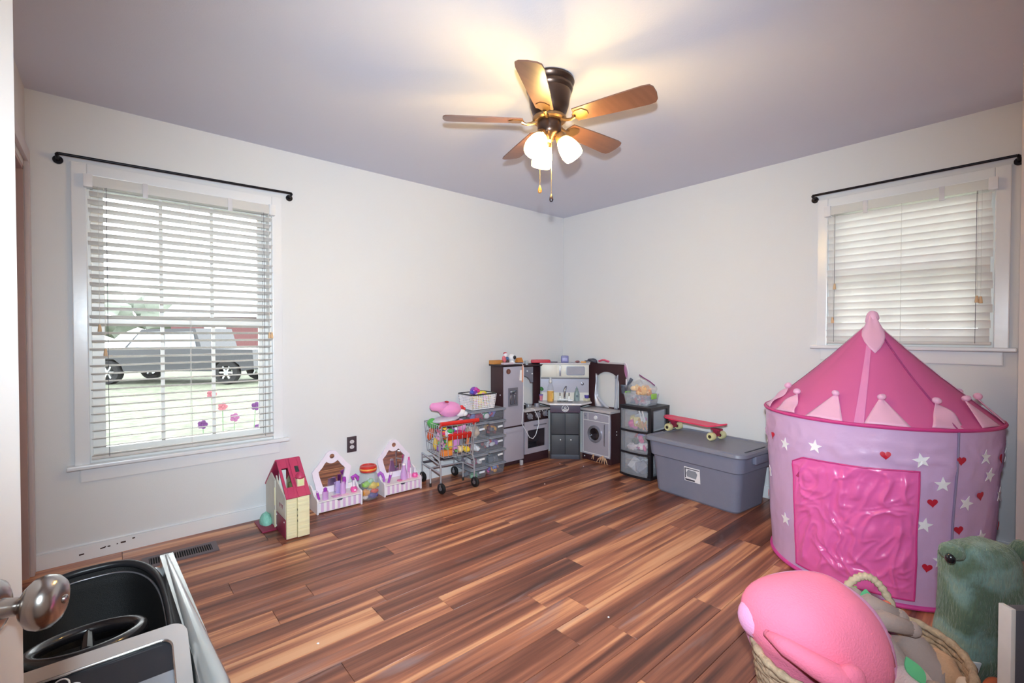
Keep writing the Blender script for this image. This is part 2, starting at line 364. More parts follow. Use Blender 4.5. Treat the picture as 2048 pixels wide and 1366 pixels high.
for x0_, x1_ in ((-.95, -.1), (.0, .88)):
    b = B(); b.prism([(x0_ if x0_ > -.5 else -1.2, 1.18), (x0_ if x0_ > -.5 else -.78, 1.66), (x1_, 1.68), (x1_ + .1, 1.18)], 0, 1.94, T((0, .97, 0), (pi / 2, 0, 0))); b.done('side_window', mat('#9aa0a8', .1), v, smooth=0)
for x in (-1.84, 1.92):
    for yy in (-.87, .87):
        wl = B().lathe([(.22, -.12), (.36, -.12), (.38, -.06), (.38, .06), (.36, .12), (.22, .12)], 26, T((x, yy, .38), (pi / 2, 0, 0))).done('wheel', mat('#17171a', .8), v)
        b = B(); b.cyl((x, yy - .1, .38), (x, yy + .1, .38), .06)
        for k in range(6): a = k * pi / 3; b.box((x + cos(a) * .13, yy, .38 + sin(a) * .13), (.24, .2, .05), rot=(0, -a, 0))
        b.done('rim', mat('#d5d7da', .3, .8), v)
hs = thing('red_house', 'red sided house with a grey roof far across the lawn', 'house', (4.5, 27, -.38), -.4)
b = B(); b.bx(-5, 5, -3, 3, 0, 2.5); b.done('wall', mat('#6e484a', .8), hs, smooth=0)
b = B(); b.prism([(-3.4, 2.5), (3.4, 2.5), (0, 4.0)], -5.3, 5.3, T((0, 0, 0), (pi / 2, 0, pi / 2))); b.done('roof', mat('#8f9094', .8), hs, smooth=0)
for x in (-3, 0, 2.8): b = B(); b.bx(x - .5, x + .5, -3.04, -2.98, 1, 2.1); b.done('window', mat('#e9e9ea', .3), hs, smooth=0)
for i, (x, yy, hh) in enumerate(((-9, 40, 6), (-4.5, 42, 5), (-16, 38, 7), (0, 44, 5.5), (12, 40, 7))):
    tr_ = thing('tree', ['broad leafy tree beyond the truck, left in the tall window', 'low round tree beyond the truck', 'tall tree at the left edge of the tall window', 'tree beside the far red house', 'tree behind the far red house'][i], 'tree', (x, yy, -.38))
    b = B(); b.cyl((0, 0, 0), (0, 0, hh * .5), .25, .15); b.done('trunk', mat('#5b4a40', .9), tr_)
    b = B(); b.ball((0, 0, hh * .66), (hh * .42, hh * .42, hh * .34), 14, namp=.9, nsc=1.1); b.done('crown', mat('#8d948a', .9, var=.2, vs=3), tr_, kind='stuff')
# flowers just outside the pane
R = random.Random(4)
fb = thing('flower_box', 'planter of pink and purple flowers outside the tall window', 'planter', (-3.02, .36, -.38))
b = B(); b.box((0, 0, .42), (.52, .16, .18), top=1.1, bev=.01); b.box((0, 0, .17), (.30, .14, .33), bev=.01); b.done('trough', mat('#cfc6b8', .7), fb)
for k in range(16):
    x, z, yy = R.uniform(-.2, .24), R.uniform(.60, 1.22), R.uniform(-.05, .05)
    b = B(); b.tube([(x * .6, yy, .5), (x * .9, yy + .01, .5 + (z - .5) * .6), (x, yy, z)], .003, 5); s_ = b.done('stem', mat('#7fa078', .7), fb)
    b = B(); hx = R.choice(['#8a3f7a', '#a5628f', '#c97b86', '#d39a84', '#6f3a78'])
    for q in range(5): a = q * 2 * pi / 5; b.ball((x + cos(a) * .017, yy - .006, z + sin(a) * .017), (.015, .006, .015), 5)
    b.ball((x, yy - .01, z), .009, 5); b.done('blossom', mat(hx, .6), fb)

# ---------------------------------------------------------------- open door with knob
DM = mat('#ebe8e6', .35, var=.015)
DD = Vector((.342, .94, 0)).normalized(); DN = Vector((DD.y, -DD.x, 0))
edge = Vector((-3.7295, -2.581, 0)); hinge = edge - DD * .76
d = struct(empty('door_1', hinge), 'white door swung open at the left edge')
d.rotation_euler = (0, 0, math.atan2(DD.y, DD.x))
b = B(); b.bx(0, .76, -.0, .035, .012, 2.03, bev=.002); b.done('door_panel', DM, d)
for z0, z1 in ((.25, .95), (1.12, 1.85)):
    for x0 in (.11, .41): b = B(); b.bx(x0, x0 + .24, -.004, -.0, z0, z1, bev=.003); b.done('raised_panel', DM, d)
NI = mat('#b9b4b0', .22, 1, var=.05)
kz = .914
k = thing('door_knob', 'brushed nickel knob on the open door', 'door knob') ; bpy.data.objects.remove(k)
kx = .76 - .055
Mk = T((kx, 0, kz), (pi / 2, 0, 0)) @ Matrix.Scale(.86, 4)
b = B(); b.lathe([(0, .010), (.014, .011), (.026, .009), (.034, .004), (.036, 0), (0, 0)], 28, Mk); kn = b.done('door_knob', NI, d, label='brushed nickel egg shaped door knob')
b = B(); b.lathe([(.0, .0101), (.0125, .0102), (.011, .018), (.0105, .026), (.013, .031), (.022, .035), (.0295, .042), (.0325, .051), (.031, .060), (.025, .067), (.015, .0705), (.0055, .0715), (.005, .0735), (.0035, .0745), (0, .0745)], 32, Mk); b.done('grip', NI, kn)
b = B(); b.box((.7602, .0175, kz), (.002, .022, .055), bev=.001); b.done('latch_plate', NI, d)

# ---------------------------------------------------------------- floor vent
VT = mat('#6d6064', .4, .6)
v = thing('floor_vent', 'dark metal slotted floor vent by the left wall', 'floor vent', (-3.366, -.279, 0), rad(-1))
b = B(); b.ring([(-.168, -.073), (.168, -.073), (.168, .073), (-.168, .073)], [(-.14, -.045), (.14, -.045), (.14, .045), (-.14, .045)], .0, .006); b.done('frame', VT, v, smooth=0)
b = B(); b.bx(-.14, .14, -.045, .045, .0005, .0012); b.done('backing', mat('#08080a', .8), v, smooth=0)
sl = None
for i in range(27):
    x = -.135 + i * .27 / 26
    if sl is None: b = B(); b.box((0, 0, .0034), (.0032, .09, .0036)); sl = b.done('slat', VT, v, smooth=0); sl.location = (x, 0, 0)
    else: child(v, 'slat', sl, (x, 0, 0))

# ---------------------------------------------------------------- outlet
o = thing('wall_outlet', 'dark brown outlet plate with two pale sockets on the wall', 'outlet', (-2.304, -.001, .392))
b = B(); b.box((0, -.003, 0), (.072, .006, .115), bev=.002); b.done('plate', mat('#43373f', .4), o)
for s in (-1, 1):
    b = B(); b.lathe([(0, .0), (.0165, .0), (.0165, .0025), (.0, .0028)], 24, T((0, -.006, s * .0195), (pi / 2, 0, 0)), sy=.83); so = b.done('socket', mat('#cfcbce', .35), o)
    b = B(); b.box((-.006, -.0089, s * .0195 + .003), (.002, .0006, .008)); b.box((.006, -.0089, s * .0195 + .003), (.002, .0006, .006)); b.cyl((0, -.0091, s * .0195 - .007), (0, -.0085, s * .0195 - .007), .002, n=8); b.done('slot', mat('#55505a', .5), so)
b = B(); b.cyl((0, -.0072, 0), (0, -.0058, 0), .003, n=10); b.done('screw', mat('#8a8086', .4, .8), o)

# ---------------------------------------------------------------- ceiling fan
BR = mat('#54433c', .3, .85, var=.1); BR2 = mat('#8e6f4e', .28, .8, var=.1)
f = thing('ceiling_fan', 'bronze ceiling fan with five brown blades and three lit glass shades', 'ceiling fan', (-2.022, -1.768, 2.44))
b = B(); b.lathe([(0, 0), (.118, 0), (.122, -.012), (.118, -.022), (.110, -.030), (.114, -.040), (.112, -.050), (.104, -.060), (.104, -.066), (.100, -.085), (.093, -.125), (.082, -.158), (.070, -.170), (0, -.172)], 40); b.done('motor_housing', BR, f)
b = B(); b.lathe([(0, -.172), (.074, -.172), (.082, -.180), (.082, -.192), (.074, -.199), (0, -.199)], 36); b.done('flywheel', BR2, f)
b = B(); b.lathe([(0, -.199), (.056, -.199), (.058, -.206), (.058, -.246), (.052, -.262), (.040, -.272), (.026, -.279), (.02, -.29), (0, -.292)], 32); b.done('switch_housing', BR, f)
BL = mat('#6b4a3d', .36, var=.25, vs=6, stretch=(1, 9, 1), coat=.25)
for a in (143, 71, -1, -73, -145):
    A = rad(a); pv = rad(-13)
    arm = empty('blade_iron_pivot'); bpy.data.objects.remove(arm)
    M = T((0, 0, -.196), (0, 0, A))
    b = B(); b.tube([M @ Vector(p) for p in ((.066, 0, -.002), (.09, .0, -.012), (.115, 0, -.016), (.135, 0, -.008))], [.011, .008, .007, .009], 8)
    b.prism([(.125, -.012), (.145, -.03), (.18, -.033), (.20, -.012), (.20, .012), (.18, .033), (.145, .03), (.125, .012)], -.006, -.002, M @ T((0, 0, 0), (pv, 0, 0)))
    arm = b.done('blade_arm', BR2, f)
    pts = [(.135, -.042), (.30, -.053), (.47, -.060), (.5, -.055), (.512, -.038), (.517, 0), (.512, .038), (.5, .055), (.47, .060), (.30, .053), (.135, .042), (.128, 0)]
    b = B(); b.prism(pts, -.002, .004, M @ T((0, 0, 0), (pv, 0, 0))); b.done('blade', BL, f, smooth=30)
GL1 = bpy.data.materials.new('lit_glass_shade'); GL1.use_nodes = True
N = GL1.node_tree.nodes; L = GL1.node_tree.links; p = N['Principled BSDF']; p.inputs['Base Color'].default_value = (.9, .85, .75, 1); p.inputs['Roughness'].default_value = .25
tcn = N.new('ShaderNodeTexCoord'); sp = N.new('ShaderNodeSeparateXYZ'); L.new(tcn.outputs['Generated'], sp.inputs[0])
p.inputs['Emission Color'].default_value = (1, .65, .20, 1)
er = N.new('ShaderNodeMapRange'); er.inputs['From Min'].default_value = .55; er.inputs['From Max'].default_value = .95; er.inputs['To Min'].default_value = 92; er.inputs['To Max'].default_value = 3; L.new(sp.outputs[2], er.inputs[0]); L.new(er.outputs[0], p.inputs['Emission Strength'])
SHADE_M = GL1
for a in (66, 186, -54):
    A = rad(a); ax = Vector((cos(A) * sin(rad(33)), sin(A) * sin(rad(33)), -cos(rad(33))))
    o0 = Vector((cos(A) * .047, sin(A) * .047, -.262)); M = Matrix.Translation(o0) @ ax.to_track_quat('Z', 'Y').to_matrix().to_4x4()
    b = B(); b.tube([(cos(A) * .02, sin(A) * .02, -.262), (cos(A) * .036, sin(A) * .036, -.258), o0], .010, 10); b.lathe([(0, -.004), (.022, 0), (.029, .012), (.030, .03), (.026, .034), (0, .034)], 24, M); b.done('lamp_holder', BR2, f)
    b = B(); b.lathe([(.026, .030), (.034, .040), (.043, .062), (.049, .088), (.051, .112), (.047, .135), (.045, .135), (.048, .112), (.046, .088), (.040, .062), (.031, .042), (.024, .032)], 28, M); b.done('lamp_shade', SHADE_M, f)
    b = B(); b.ball(M @ Vector((0, 0, .075)), (.022, .022, .022), 10); b.done('bulb', mat('#ffd9a0', .4, em=30), f)
for (x, y, z1, hx, nm) in ((-.045, .02, -.51, '#b57a35', 'amber'), (.014, .0, -.545, '#2b2028', 'dark')):
    b = B(); b.tube([(x * .8, y * .8, -.262), (x, y, -.30), (x, y, z1)], .0016, 6); c = b.done('pull_chain', mat('#c9b98f', .3, .9), f)
    b = B(); b.lathe([(0, .024), (.003, .02), (.009, .002), (.0105, -.008), (.007, -.016), (0, -.018)], 14, T((x, y, z1 - .02))); b.done('pendant', mat(hx, .3), c, label=nm + ' teardrop pendant')

# ---------------------------------------------------------------- play tent
TX, TY, TR0, TR1, TZ, TA = -.63, -2.77, .445, .485, .80, 1.285
LIL = mat('#dcb6de', .24, var=.05, vs=6, sheen=.3, tl=.15, bump=.5, bs=11, coat=.3); HOT = mat('#d4569c', .3, var=.06, vs=5, sheen=.3, tl=.2); ROOF = mat('#e26ca8', .55, var=.04, vs=5, tl=.2, bump=.08, bs=300)
PALE = mat('#f2b9d6', .45, var=.05, sheen=.3, tl=.15); RIM = mat('#c93a82', .45)
t = thing('play_tent', 'round pink castle play tent with stars and hearts', 'play tent', (TX, TY, 0))
def rw(z): return TR0 + (TR1 - TR0) * z / TZ
def wall(th, z, off=0):
    n = noise.noise(Vector((cos(th) * 3, sin(th) * 3, z * 4))) * .006 + noise.noise(Vector((cos(th) * 9, sin(th) * 9, z * 9))) * .003
    rg = max(0, 1 - abs(noise.noise(Vector((th * 2.6, z * 9, 3)))) * 3.5); rg2 = max(0, 1 - abs(noise.noise(Vector((th * 7 + z * 5, z * 13, 8)))) * 3.5)
    n += (.010 * rg ** 2 + .006 * rg2 ** 2) * max(.12, min(1, (z - .5) * 5)); n *= min(1, z * 6, (TZ - z) * 6 + .05)
    q = rw(z) + n + off; return (q * cos(th), q * sin(th), z)
b = B(); b.surf(lambda u, v: wall(2 * pi * u, .012 + (TZ - .012) * v), 260, 64); bmesh.ops.remove_doubles(b.bm, verts=b.bm.verts[:], dist=1e-5); b.done('tent_wall', LIL, t, smooth=180)
def roofp(th, s, off=0):          # s 0 at the ring, 1 at the apex
    q = TR1 * (1 - s); sag = .035 * sin(pi * s) * (.55 + .45 * abs(cos(2 * (th - rad(228)) / 1)) ** .5 * 0 + .45 * (1 - abs(cos(2 * (th - rad(3))))))
    z = TZ + (TA - TZ) * s - sag * .6; return Vector(((q - sag * .3 + off * .7) * cos(th), (q - sag * .3 + off * .7) * sin(th), z + off * .7))
b = B(); b.surf(lambda u, v: roofp(2 * pi * u, v * .985), 96, 24); bmesh.ops.remove_doubles(b.bm, verts=b.bm.verts[:], dist=1e-5); b.done('tent_roof', ROOF, t, smooth=180)
b = B(); b.tube([((TR1 + .002) * cos(k * pi / 48), (TR1 + .002) * sin(k * pi / 48), TZ) for k in range(96)], .0085, 8, True); b.done('roof_hoop', RIM, t)
b = B(); b.tube([((TR0 + .002) * cos(k * pi / 48), (TR0 + .002) * sin(k * pi / 48), .012) for k in range(96)], .0105, 8, True); b.done('base_hoop', mat('#d9479a', .45), t)
b = B(); b.surf(lambda u, v: ((TR0 - .01) * v * cos(2 * pi * u), (TR0 - .01) * v * sin(2 * pi * u), .004), 48, 2); b.done('ground_sheet', HOT, t)
for a in (48, 228, 318):      # fibreglass poles behind the cloth
    A = rad(a); b = B(); b.tube([Vector(wall(A, .02 + (TZ - .02) * i / 8, .0035)) for i in range(9)], .0045, 6); b.done('pole', mat('#8d7d9c', .5), t)
    b = B(); b.tube([roofp(A, i / 10 * .97, .002) for i in range(11)], .0042, 6); b.done('roof_pole', mat('#a03c76', .5), t)
for a in (3, 95, 186, 273):
    A = rad(a); b = B(); b.surf(lambda u, v: roofp(A + (u - .5) * .075 / max(.25, 1 - v * .9) * (1 - .5 * v), v * .93, .0025 + .002 * noise.noise(Vector((u * 3, v * 14, a)))), 4, 24); b.done('roof_seam', mat('#e08abb', .25, sheen=.2), t, smooth=180)
b = B()          # drape at the apex
def drape(u, v):
    A = rad(196) + (u - .5) * (1.3 + .4 * v); s = 1 - .34 * v * (1 - abs(u - .5) * 1.5); q = roofp(A, min(.97, s), .012 + .006 * sin(u * 9)); return q + Vector((0, 0, .03 * (1 - v)))
b.surf(drape, 10, 12); b.ball((0, 0, TA + .005), (.03, .03, .04), 8, namp=.008, nsc=30); b.done('apex_flag', PALE, t, smooth=180, solid=.002)
R = random.Random(2)
for i, a in enumerate((116, 143, 169, 198, 225, 251, 278, 305, 332, 359, 26, 56)):
    A = rad(a); hgt = .215 + R.uniform(-.015, .015); wd = .165 if i not in (4, 5) else .15; lean = R.uniform(-.1, .1) if i != 4 else .09
    def pf(u, v):
        th = A + (u - .5) * wd * (1 - v * .93) / TR1 * (1 / (1 - hgt * v)) + lean * v * .6; q = roofp(th, .012 + hgt * v, .006 + .012 * v + (.016 * sin(v * 7 + i) * (u - .4) if i in (1, 4, 0) else .003 * sin(u * 5))); return q
    b = B(); b.surf(pf, 10, 10); pn = b.done('pennant', PALE, t, smooth=180, solid=.0012)
    tip = Vector(pf(.5, 1)); b = B(); b.ball(tip + Vector((cos(A) * .006, sin(A) * .006, .004)), (.017, .017, .015), 8, namp=.004, nsc=40); b.done('pompom', PALE, pn, smooth=180)
def onwall(pts, th, z, sc, name, m, rot=0, off=.006):
    A = rad(th); c0, s0 = cos(rot), sin(rot); n = len(pts); R_ = rw(z)
    P = [((x * c0 - y * s0) * sc, (x * s0 + y * c0) * sc) for x, y in pts]; P = [(0, 0)] + P
    top = [Vector(wall(A + x / R_, z + yy, off)) for x, yy in P]; bot = [Vector(wall(A + x / R_, z + yy, off - .0018)) for x, yy in P]
    b = B(); k = len(P); fs = [(0, i + 1, (i + 1) % n + 1) for i in range(n)] + [(k, k + (i + 1) % n + 1, k + i + 1) for i in range(n)] + [(i + 1, (i + 1) % n + 1, k + (i + 1) % n + 1, k + i + 1) for i in range(n)]
    b.add(top + bot, fs); return b.done(name, m, t, smooth=20)
STAR = [((1 if i % 2 == 0 else .42) * cos(pi / 2 + i * pi / 5), (1 if i % 2 == 0 else .42) * sin(pi / 2 + i * pi / 5)) for i in range(10)]
HEART = [(.95 * sin(q) ** 3, (.8125 * cos(q) - .3125 * cos(2 * q) - .125 * cos(3 * q) - .0625 * cos(4 * q))) for q in [2 * pi * k / 22 for k in range(22)]]
WS = mat('#f6f1f3', .4); RH = mat('#c2203a', .4)
for th, z in ((144.8, .641), (165.4, .668), (211.9, .668), (221.4, .569), (142.4, .243), (214.3, .387), (234.4, .486), (243.5, .684), (248, .602), (223, .233), (124, .45), (246, .33), (262, .5), (100, .6), (80, .3), (275, .66)):
    onwall(STAR, th, z, .034, 'star', WS, R.uniform(-.3, .3))
for th, z in ((131.7, .664), (197.2, .679), (217.4, .488), (229.6, .674), (242.6, .517), (231.1, .371), (216.5, .2), (258, .67), (112, .3), (268, .35), (90, .55)):
    onwall(HEART, th, z, .0205, 'heart', RH, R.uniform(-.15, .15))
# wrinkled door flap
def flap(u, v):
    th = rad(151.5 + (211 - 151.5) * u) + .004 * sin(v * 9); zt = .60 + .02 * u + (.0 if u > .12 else -.03 * (1 - u / .12) + .0)
    z = .047 + (zt - .047) * v
    U, V = u + .35 * v, v - .25 * u; q = Vector((U * 2.6, V * 3.0, 2.2)); n = noise.noise(q * 1.3)
    rid = 1 - abs(noise.noise(Vector((U * 6.5 + n * 1.5, V * 2.6 + n, 4)))) * 3.2; rid2 = 1 - abs(noise.noise(Vector((U * 4 + V * 5 + n * 2, V * 9 - U * 5 + n, 1)))) * 3.4
    e = min(1, u * 9, (1 - u) * 9, v * 9, (1 - v) * 9)
    return wall(th, z, .0105 + e * (.012 * max(0, rid) ** 1.3 + .007 * max(0, rid2) ** 1.3 + .010 * n))
b = B(); b.surf(flap, 110, 100); fl_ = b.done('door_flap', mat('#e866ab', .28, var=.05, vs=5, sheen=.4), t, smooth=180)
b = B(); b.tube([flap(u, v) for u, v in [(i / 30, 1) for i in range(31)] + [(1, 1 - i / 30) for i in range(1, 31)] + [(1 - i / 30, 0) for i in range(1, 31)] + [(0, i / 30) for i in range(1, 30)]], .0038, 6, True); b.done('binding', RIM, fl_)
b = B(); b.box(Vector(flap(.07, .86)) + Vector((-.004, 0, 0)), (.006, .012, .03), rot=(.5, 0, 0)); b.done('care_tag', mat('#9c2a62', .5), fl_)

# ---------------------------------------------------------------- corner play kitchen
ESP = mat('#3b2228', .45, var=.12, vs=8); SIL = mat('#b6b3c2', .38, .25, var=.04); LG = mat('#bdb8bd', .4, var=.05); CREAM = mat('#dcd9d0', .4, var=.03); DK = mat('#3f4149', .5, var=.3, vs=5); WH = mat('#ecebee', .35); CHR = mat('#cfd0d6', .15, 1); BLK = mat('#17161a', .25, coat=.4)
KIT = thing('play_kitchen', 'dark brown and silver corner play kitchen with fridge, oven, sink and washer', 'play kitchen', (-.45, -.35, 0))
def kp(name, m, boxes, bev=.002, label=None, parent=None, sm=38, extra=None):
    b = B()
    for q in boxes: b.bx(*q, bev=bev)
    if extra: extra(b)
    return b.done(name, m, parent or KIT, True, smooth=sm, label=label)
FX0, FX1, FY = -1.0, -.752, -.19
kp('fridge_body', ESP, [(FX0, FX0 + .012, FY, -.016, 0, .92), (FX1 - .012, FX1, FY, -.016, 0, .92), (FX0 + .012, FX1 - .012, -.028, -.016, 0, .92), (FX0 + .012, FX1 - .012, FY + .01, -.028, .35, .37), (FX0 + .012, FX1 - .012, FY + .012, FY + .022, .012, .05)])
kp('fridge_top', mat('#2c1b22', .4), [(-1.022, -.738, -.208, -.016, .92, .934)])
fd = kp('fridge_door', SIL, [(FX0 + .004, FX1 - .004, FY - .012, FY, .372, .914)])
kp('freezer_door', SIL, [(FX0 + .004, FX1 - .004, FY - .012, FY, .052, .358)], extra=lambda b: b.bx(FX0 + .02, FX1 - .02, FY - .018, FY - .012, .315, .332, bev=.002))
ds = kp('ice_dispenser', mat('#8a8894', .35, .5), [], extra=lambda b: b.ring([(-.948, .556), (-.838, .556), (-.838, .722), (-.948, .722)], [(-.935, .57), (-.851, .57), (-.851, .70), (-.935, .70)], 0, .012, T((0, FY - .012, 0), (pi / 2, 0, 0))))
kp('recess', mat('#5b5a66', .3), [(-.935, -.851, FY - .0135, FY - .012, .57, .70)], parent=ds, sm=0); kp('water_spout', CHR, [(-.93, -.856, FY - .02, FY - .0135, .665, .695), (-.925, -.905, FY - .016, FY - .0135, .575, .655), (-.878, -.86, FY - .016, FY - .0135, .575, .655)], parent=ds)
kp('foot_post', LG, [(-.80, -.775, FY - .025, FY - .003, 0, .045)])
for z in (.66, .665):
    for yy in (-.055, -.155):
        b = B(); b.cyl((FX0 - .003, yy, z if z == .66 else z), (FX0, yy, z), .006, n=10)
        if z == .66: b.done('screw_cap', WH, KIT, True)
        else: b.bm.free()
# oven wing
OX0, OX1 = -.748, -.42
kp('oven_body', ESP, [(OX0, OX0 + .012, FY, -.016, 0, .478), (OX1 - .012, OX1, FY, -.016, 0, .478), (OX0 + .012, OX1 - .012, -.028, -.016, 0, .478), (OX0 + .012, OX1 - .012, FY, FY + .012, 0, .085), (OX0 + .012, OX1 - .012, FY, FY + .012, .392, .478), (OX0 + .012, OX1 - .012, FY + .012, -.028, .09, .1)])
kp('stove_top', mat('#c2bcbd', .35), [(OX0 - .002, OX1 + .008, -.218, -.016, .482, .502)], .003)
oz0, oz1 = .085, .388
od = kp('oven_door', SIL, [], extra=lambda b: b.ring([(OX0 + .006, oz0), (OX1 - .004, oz0), (OX1 - .004, oz1), (OX0 + .006, oz1)], [(OX0 + .045, .135), (OX1 - .055, .135), (OX1 - .055, .305), (OX0 + .045, .305)], 0, .012, T((0, FY, 0), (pi / 2, 0, 0))))
kp('window', mat('#3a3842', .05, coat=.5, tr=.8), [(OX0 + .045, OX1 - .055, FY - .006, FY - .004, .135, .305)], parent=od, sm=0)
kp('handle', mat('#7c7a86', .3, .6), [], parent=od, extra=lambda b: b.tube([(OX0 + .12, FY - .012, .345), (OX0 + .13, FY - .022, .345), (OX1 - .05, FY - .022, .345), (OX1 - .04, FY - .012, .345)], .0045, 8))
cp = kp('control_panel', mat('#2e1c1f', .4), [(OX0 + .02, OX1 - .01, FY - .006, FY, .394, .474)])
for i, x in enumerate((-.675, -.572, -.475)):
    b = B(); b.lathe([(0, 0), (.030, 0), (.031, .004), (.026, .014), (.023, .02), (0, .021)], 24, T((x, FY - .006, .436 + .004 * i), (pi / 2, 0, 0))); b.box((x, FY - .029, .436 + .004 * i), (.008, .012, .04), bev=.003); b.done('oven_knob', mat('#9a99a4', .3, .5), KIT, True)
    for dx, dz in ((-.032, .026), (.032, -.026), (.03, .027)):
        if i == 0 and dx == .03: continue
        b = B(); b.cyl((x + dx, FY - .0085, .436 + .004 * i + dz), (x + dx, FY - .006, .436 + .004 * i + dz), .0055, n=10); b.done('indicator_dot', WH, KIT, True)
# back panels with arched openings
def arch_panel(x0, x1, a0, a1, z0, z1, za, spring, M, name, th=.014):
    n = 18; mid = (a0 + a1) / 2; hw = (a1 - a0) / 2
    inner = [(a0, z0 + .012)] + [(mid - hw * cos(pi * i / n), spring + (za - spring) * sin(pi * i / n)) for i in range(n + 1)] + [(a1, z0 + .012)]
    N_ = len(inner); outer = []
    for i, (x, z) in enumerate(inner):
        if i == 0: outer.append((x0, z0))
        elif i == N_ - 1: outer.append((x1, z0))
        else:
            f_ = (i - 1) / (N_ - 3)
            outer.append((x0, z0 + (z1 - z0) * f_ * 4) if f_ < .25 else ((x0 + (x1 - x0) * (f_ - .25) * 2, z1) if f_ <= .75 else (x1, z1 - (z1 - z0) * (f_ - .75) * 4)))
    b = B(); b.ring(outer, inner, 0, th, M); return b.done(name, ESP, KIT, True, smooth=20)
arch_panel(-.748, -.372, -.735, -.468, .502, .92, .80, .72, T((0, -.016, 0), (pi / 2, 0, 0)), 'stove_back_panel')
kp('stove_shelf', mat('#2c1b22', .4), [(-.752, -.36, -.115, -.016, .898, .912)])
hood = [(-.742, .80), (-.742, .895), (-.575, .895), (-.575, .745), (-.605, .745), (-.62, .775), (-.65, .80), (-.69, .815), (-.725, .812)]
b = B(); b.prism(hood, 0, .012, T((0, -.125, 0), (pi / 2, 0, 0))); b.done('range_hood', mat('#8b8d9b', .35, .4), KIT, True, smooth=0)
for p_ in ((-.655, .858), (-.59, .83)): b = B(); b.cyl((p_[0], -.143, p_[1]), (p_[0], -.137, p_[1]), .007, n=12); b.done('hood_knob', WH, KIT, True)
# diagonal centre
def dm(s, u, v, z): return T((-s / 2 + .7071 * u + .7071 * v, -s / 2 - .7071 * u + .7071 * v, z), (0, 0, -pi / 4))
def dbox(name, m, s, boxes, bev=.002, parent=None, label=None, sm=38):
    b = B()
    for (u0, u1, v0, v1, z0, z1) in boxes: b2 = B(); b2.bx(u0, u1, v0, v1, z0, z1, bev=bev); b.join(b2.bm, dm(s, 0, 0, 0))
    return b.done(name, m, parent or KIT, True, smooth=sm, label=label)
S0 = .672
dbox('sink_base', mat('#33343b', .5), S0, [(-.145, -.133, 0, .12, 0, .53), (.133, .145, 0, .12, 0, .53), (-.133, .133, .11, .12, 0, .53), (-.133, .133, .004, .11, .02, .03)])
for u0, u1 in ((-.131, -.002), (.002, .131)):
    for z0, z1 in ((.045, .235), (.24, .445)): dbox('cabinet_door', DK, S0, [(u0, u1, -.004, .004, z0, z1)])
dbox('plinth', mat('#474a57', .5), S0, [(-.133, .133, .0, .012, .0, .043)])
dbox('sink_apron', mat('#54465a', .45), S0, [(-.145, .145, -.01, 0, .452, .528)])
for u in (-.045, .055): b = B(); b.cyl(dm(S0, u, -.004, .19) @ Vector(), dm(S0, u, -.014, .19) @ Vector(), .006, n=10); b.done('door_knob', WH, KIT, True)
Me = dm(S0, 0, -.01, .492) @ T((0, 0, 0), (pi / 2, 0, 0))
C_ = lambda r: [(r * cos(2 * pi * k / 28), r * sin(2 * pi * k / 28)) for k in range(28)]
b = B(); b.ring(C_(.034), C_(.029), 0, .002, Me)
b.prism([(-.022, -.004), (-.024, -.014), (-.012, -.021), (.012, -.021), (.024, -.014), (.022, -.004), (.012, -.010), (0, -.012), (-.012, -.010)], 0, .002, Me); b.ring([(x, y + .008) for x, y in C_(.011)], [(x, y + .008) for x, y in C_(.006)], 0, .002, Me); b.prism([(-.015, -.002), (-.006, .004), (.006, .004), (.015, -.002), (0, -.006)], 0, .002, Me)
b.done('round_emblem', WH, KIT, True, smooth=0, label='white round emblem with a small figure')
b = B(); b.prism([(-.485, -.275), (-.275, -.485), (-.10, -.46), (-.03, -.40), (-.03, -.03), (-.40, -.03), (-.455, -.10)], .53, .548); b.done('sink_counter', mat('#b6b0b6', .3), KIT, True, smooth=0)
b = B(); b.tube([(-.455, -.10, .539), (-.485, -.275, .539), (-.275, -.485, .539), (-.10, -.46, .539)], .0098, 8); b.done('counter_edge', mat('#e6e0e2', .35), KIT, True)
SB = .46
bs = bpy.data.materials.new('backsplash_print'); bs.use_nodes = True
dbox('backsplash', mat('#a3a0ad', .3, .3, var=.1, vs=4), SB, [(-.24, .24, 0, .01, .62, .79)], 0)
dbox('tile_strip', mat('#dcd8d2', .35, var=.12, vs=40), SB, [(-.24, .24, -.002, .008, .548, .628)], 0)
SU = .545
dbox('upper_cabinet', CREAM, SU, [(-.236, .236, .008, .10, .775, .912)], .001)
dbox('cupboard_door', CREAM, SU, [(-.232, -.084, 0, .008, .79, .906)])
dbox('cabinet_top', LG, SU, [(-.245, .245, -.008, .16, .912, .926)])
mw = dbox('microwave_door', CREAM, SU, [(-.08, .232, 0, .008, .79, .906)])
dbox('microwave_handle', mat('#9a98a4', .3, .5), SU, [(-.055, -.037, -.010, 0, .796, .9)], .003, mw)
def rr(w_, h_, r, n=5): return [(sx * (w_ - r) + r * cos(a), sy * (h_ - r) + r * sin(a)) for sx, sy, a0 in ((1, 1, 0), (-1, 1, pi / 2), (-1, -1, pi), (1, -1, 1.5 * pi)) for a in [a0 + pi / 2 * i / n for i in range(n + 1)]]
b = B(); b.ring(rr(.09, .044, .012), rr(.082, .036, .01), 0, .005, dm(SU, .105, 0, .849) @ T((0, 0, 0), (pi / 2, 0, 0))); b.done('window_trim', mat('#77767f', .3, .5), KIT, True)
b = B(); b.prism(rr(.082, .036, .01), 0, .003, dm(SU, .105, 0, .849) @ T((0, 0, 0), (pi / 2, 0, 0))); b.done('microwave_window', mat('#a6a6b2', .15), KIT, True)
dbox('cabinet_rail', mat('#6f7078', .4), SU, [(-.236, .236, .0, .02, .772, .782)])
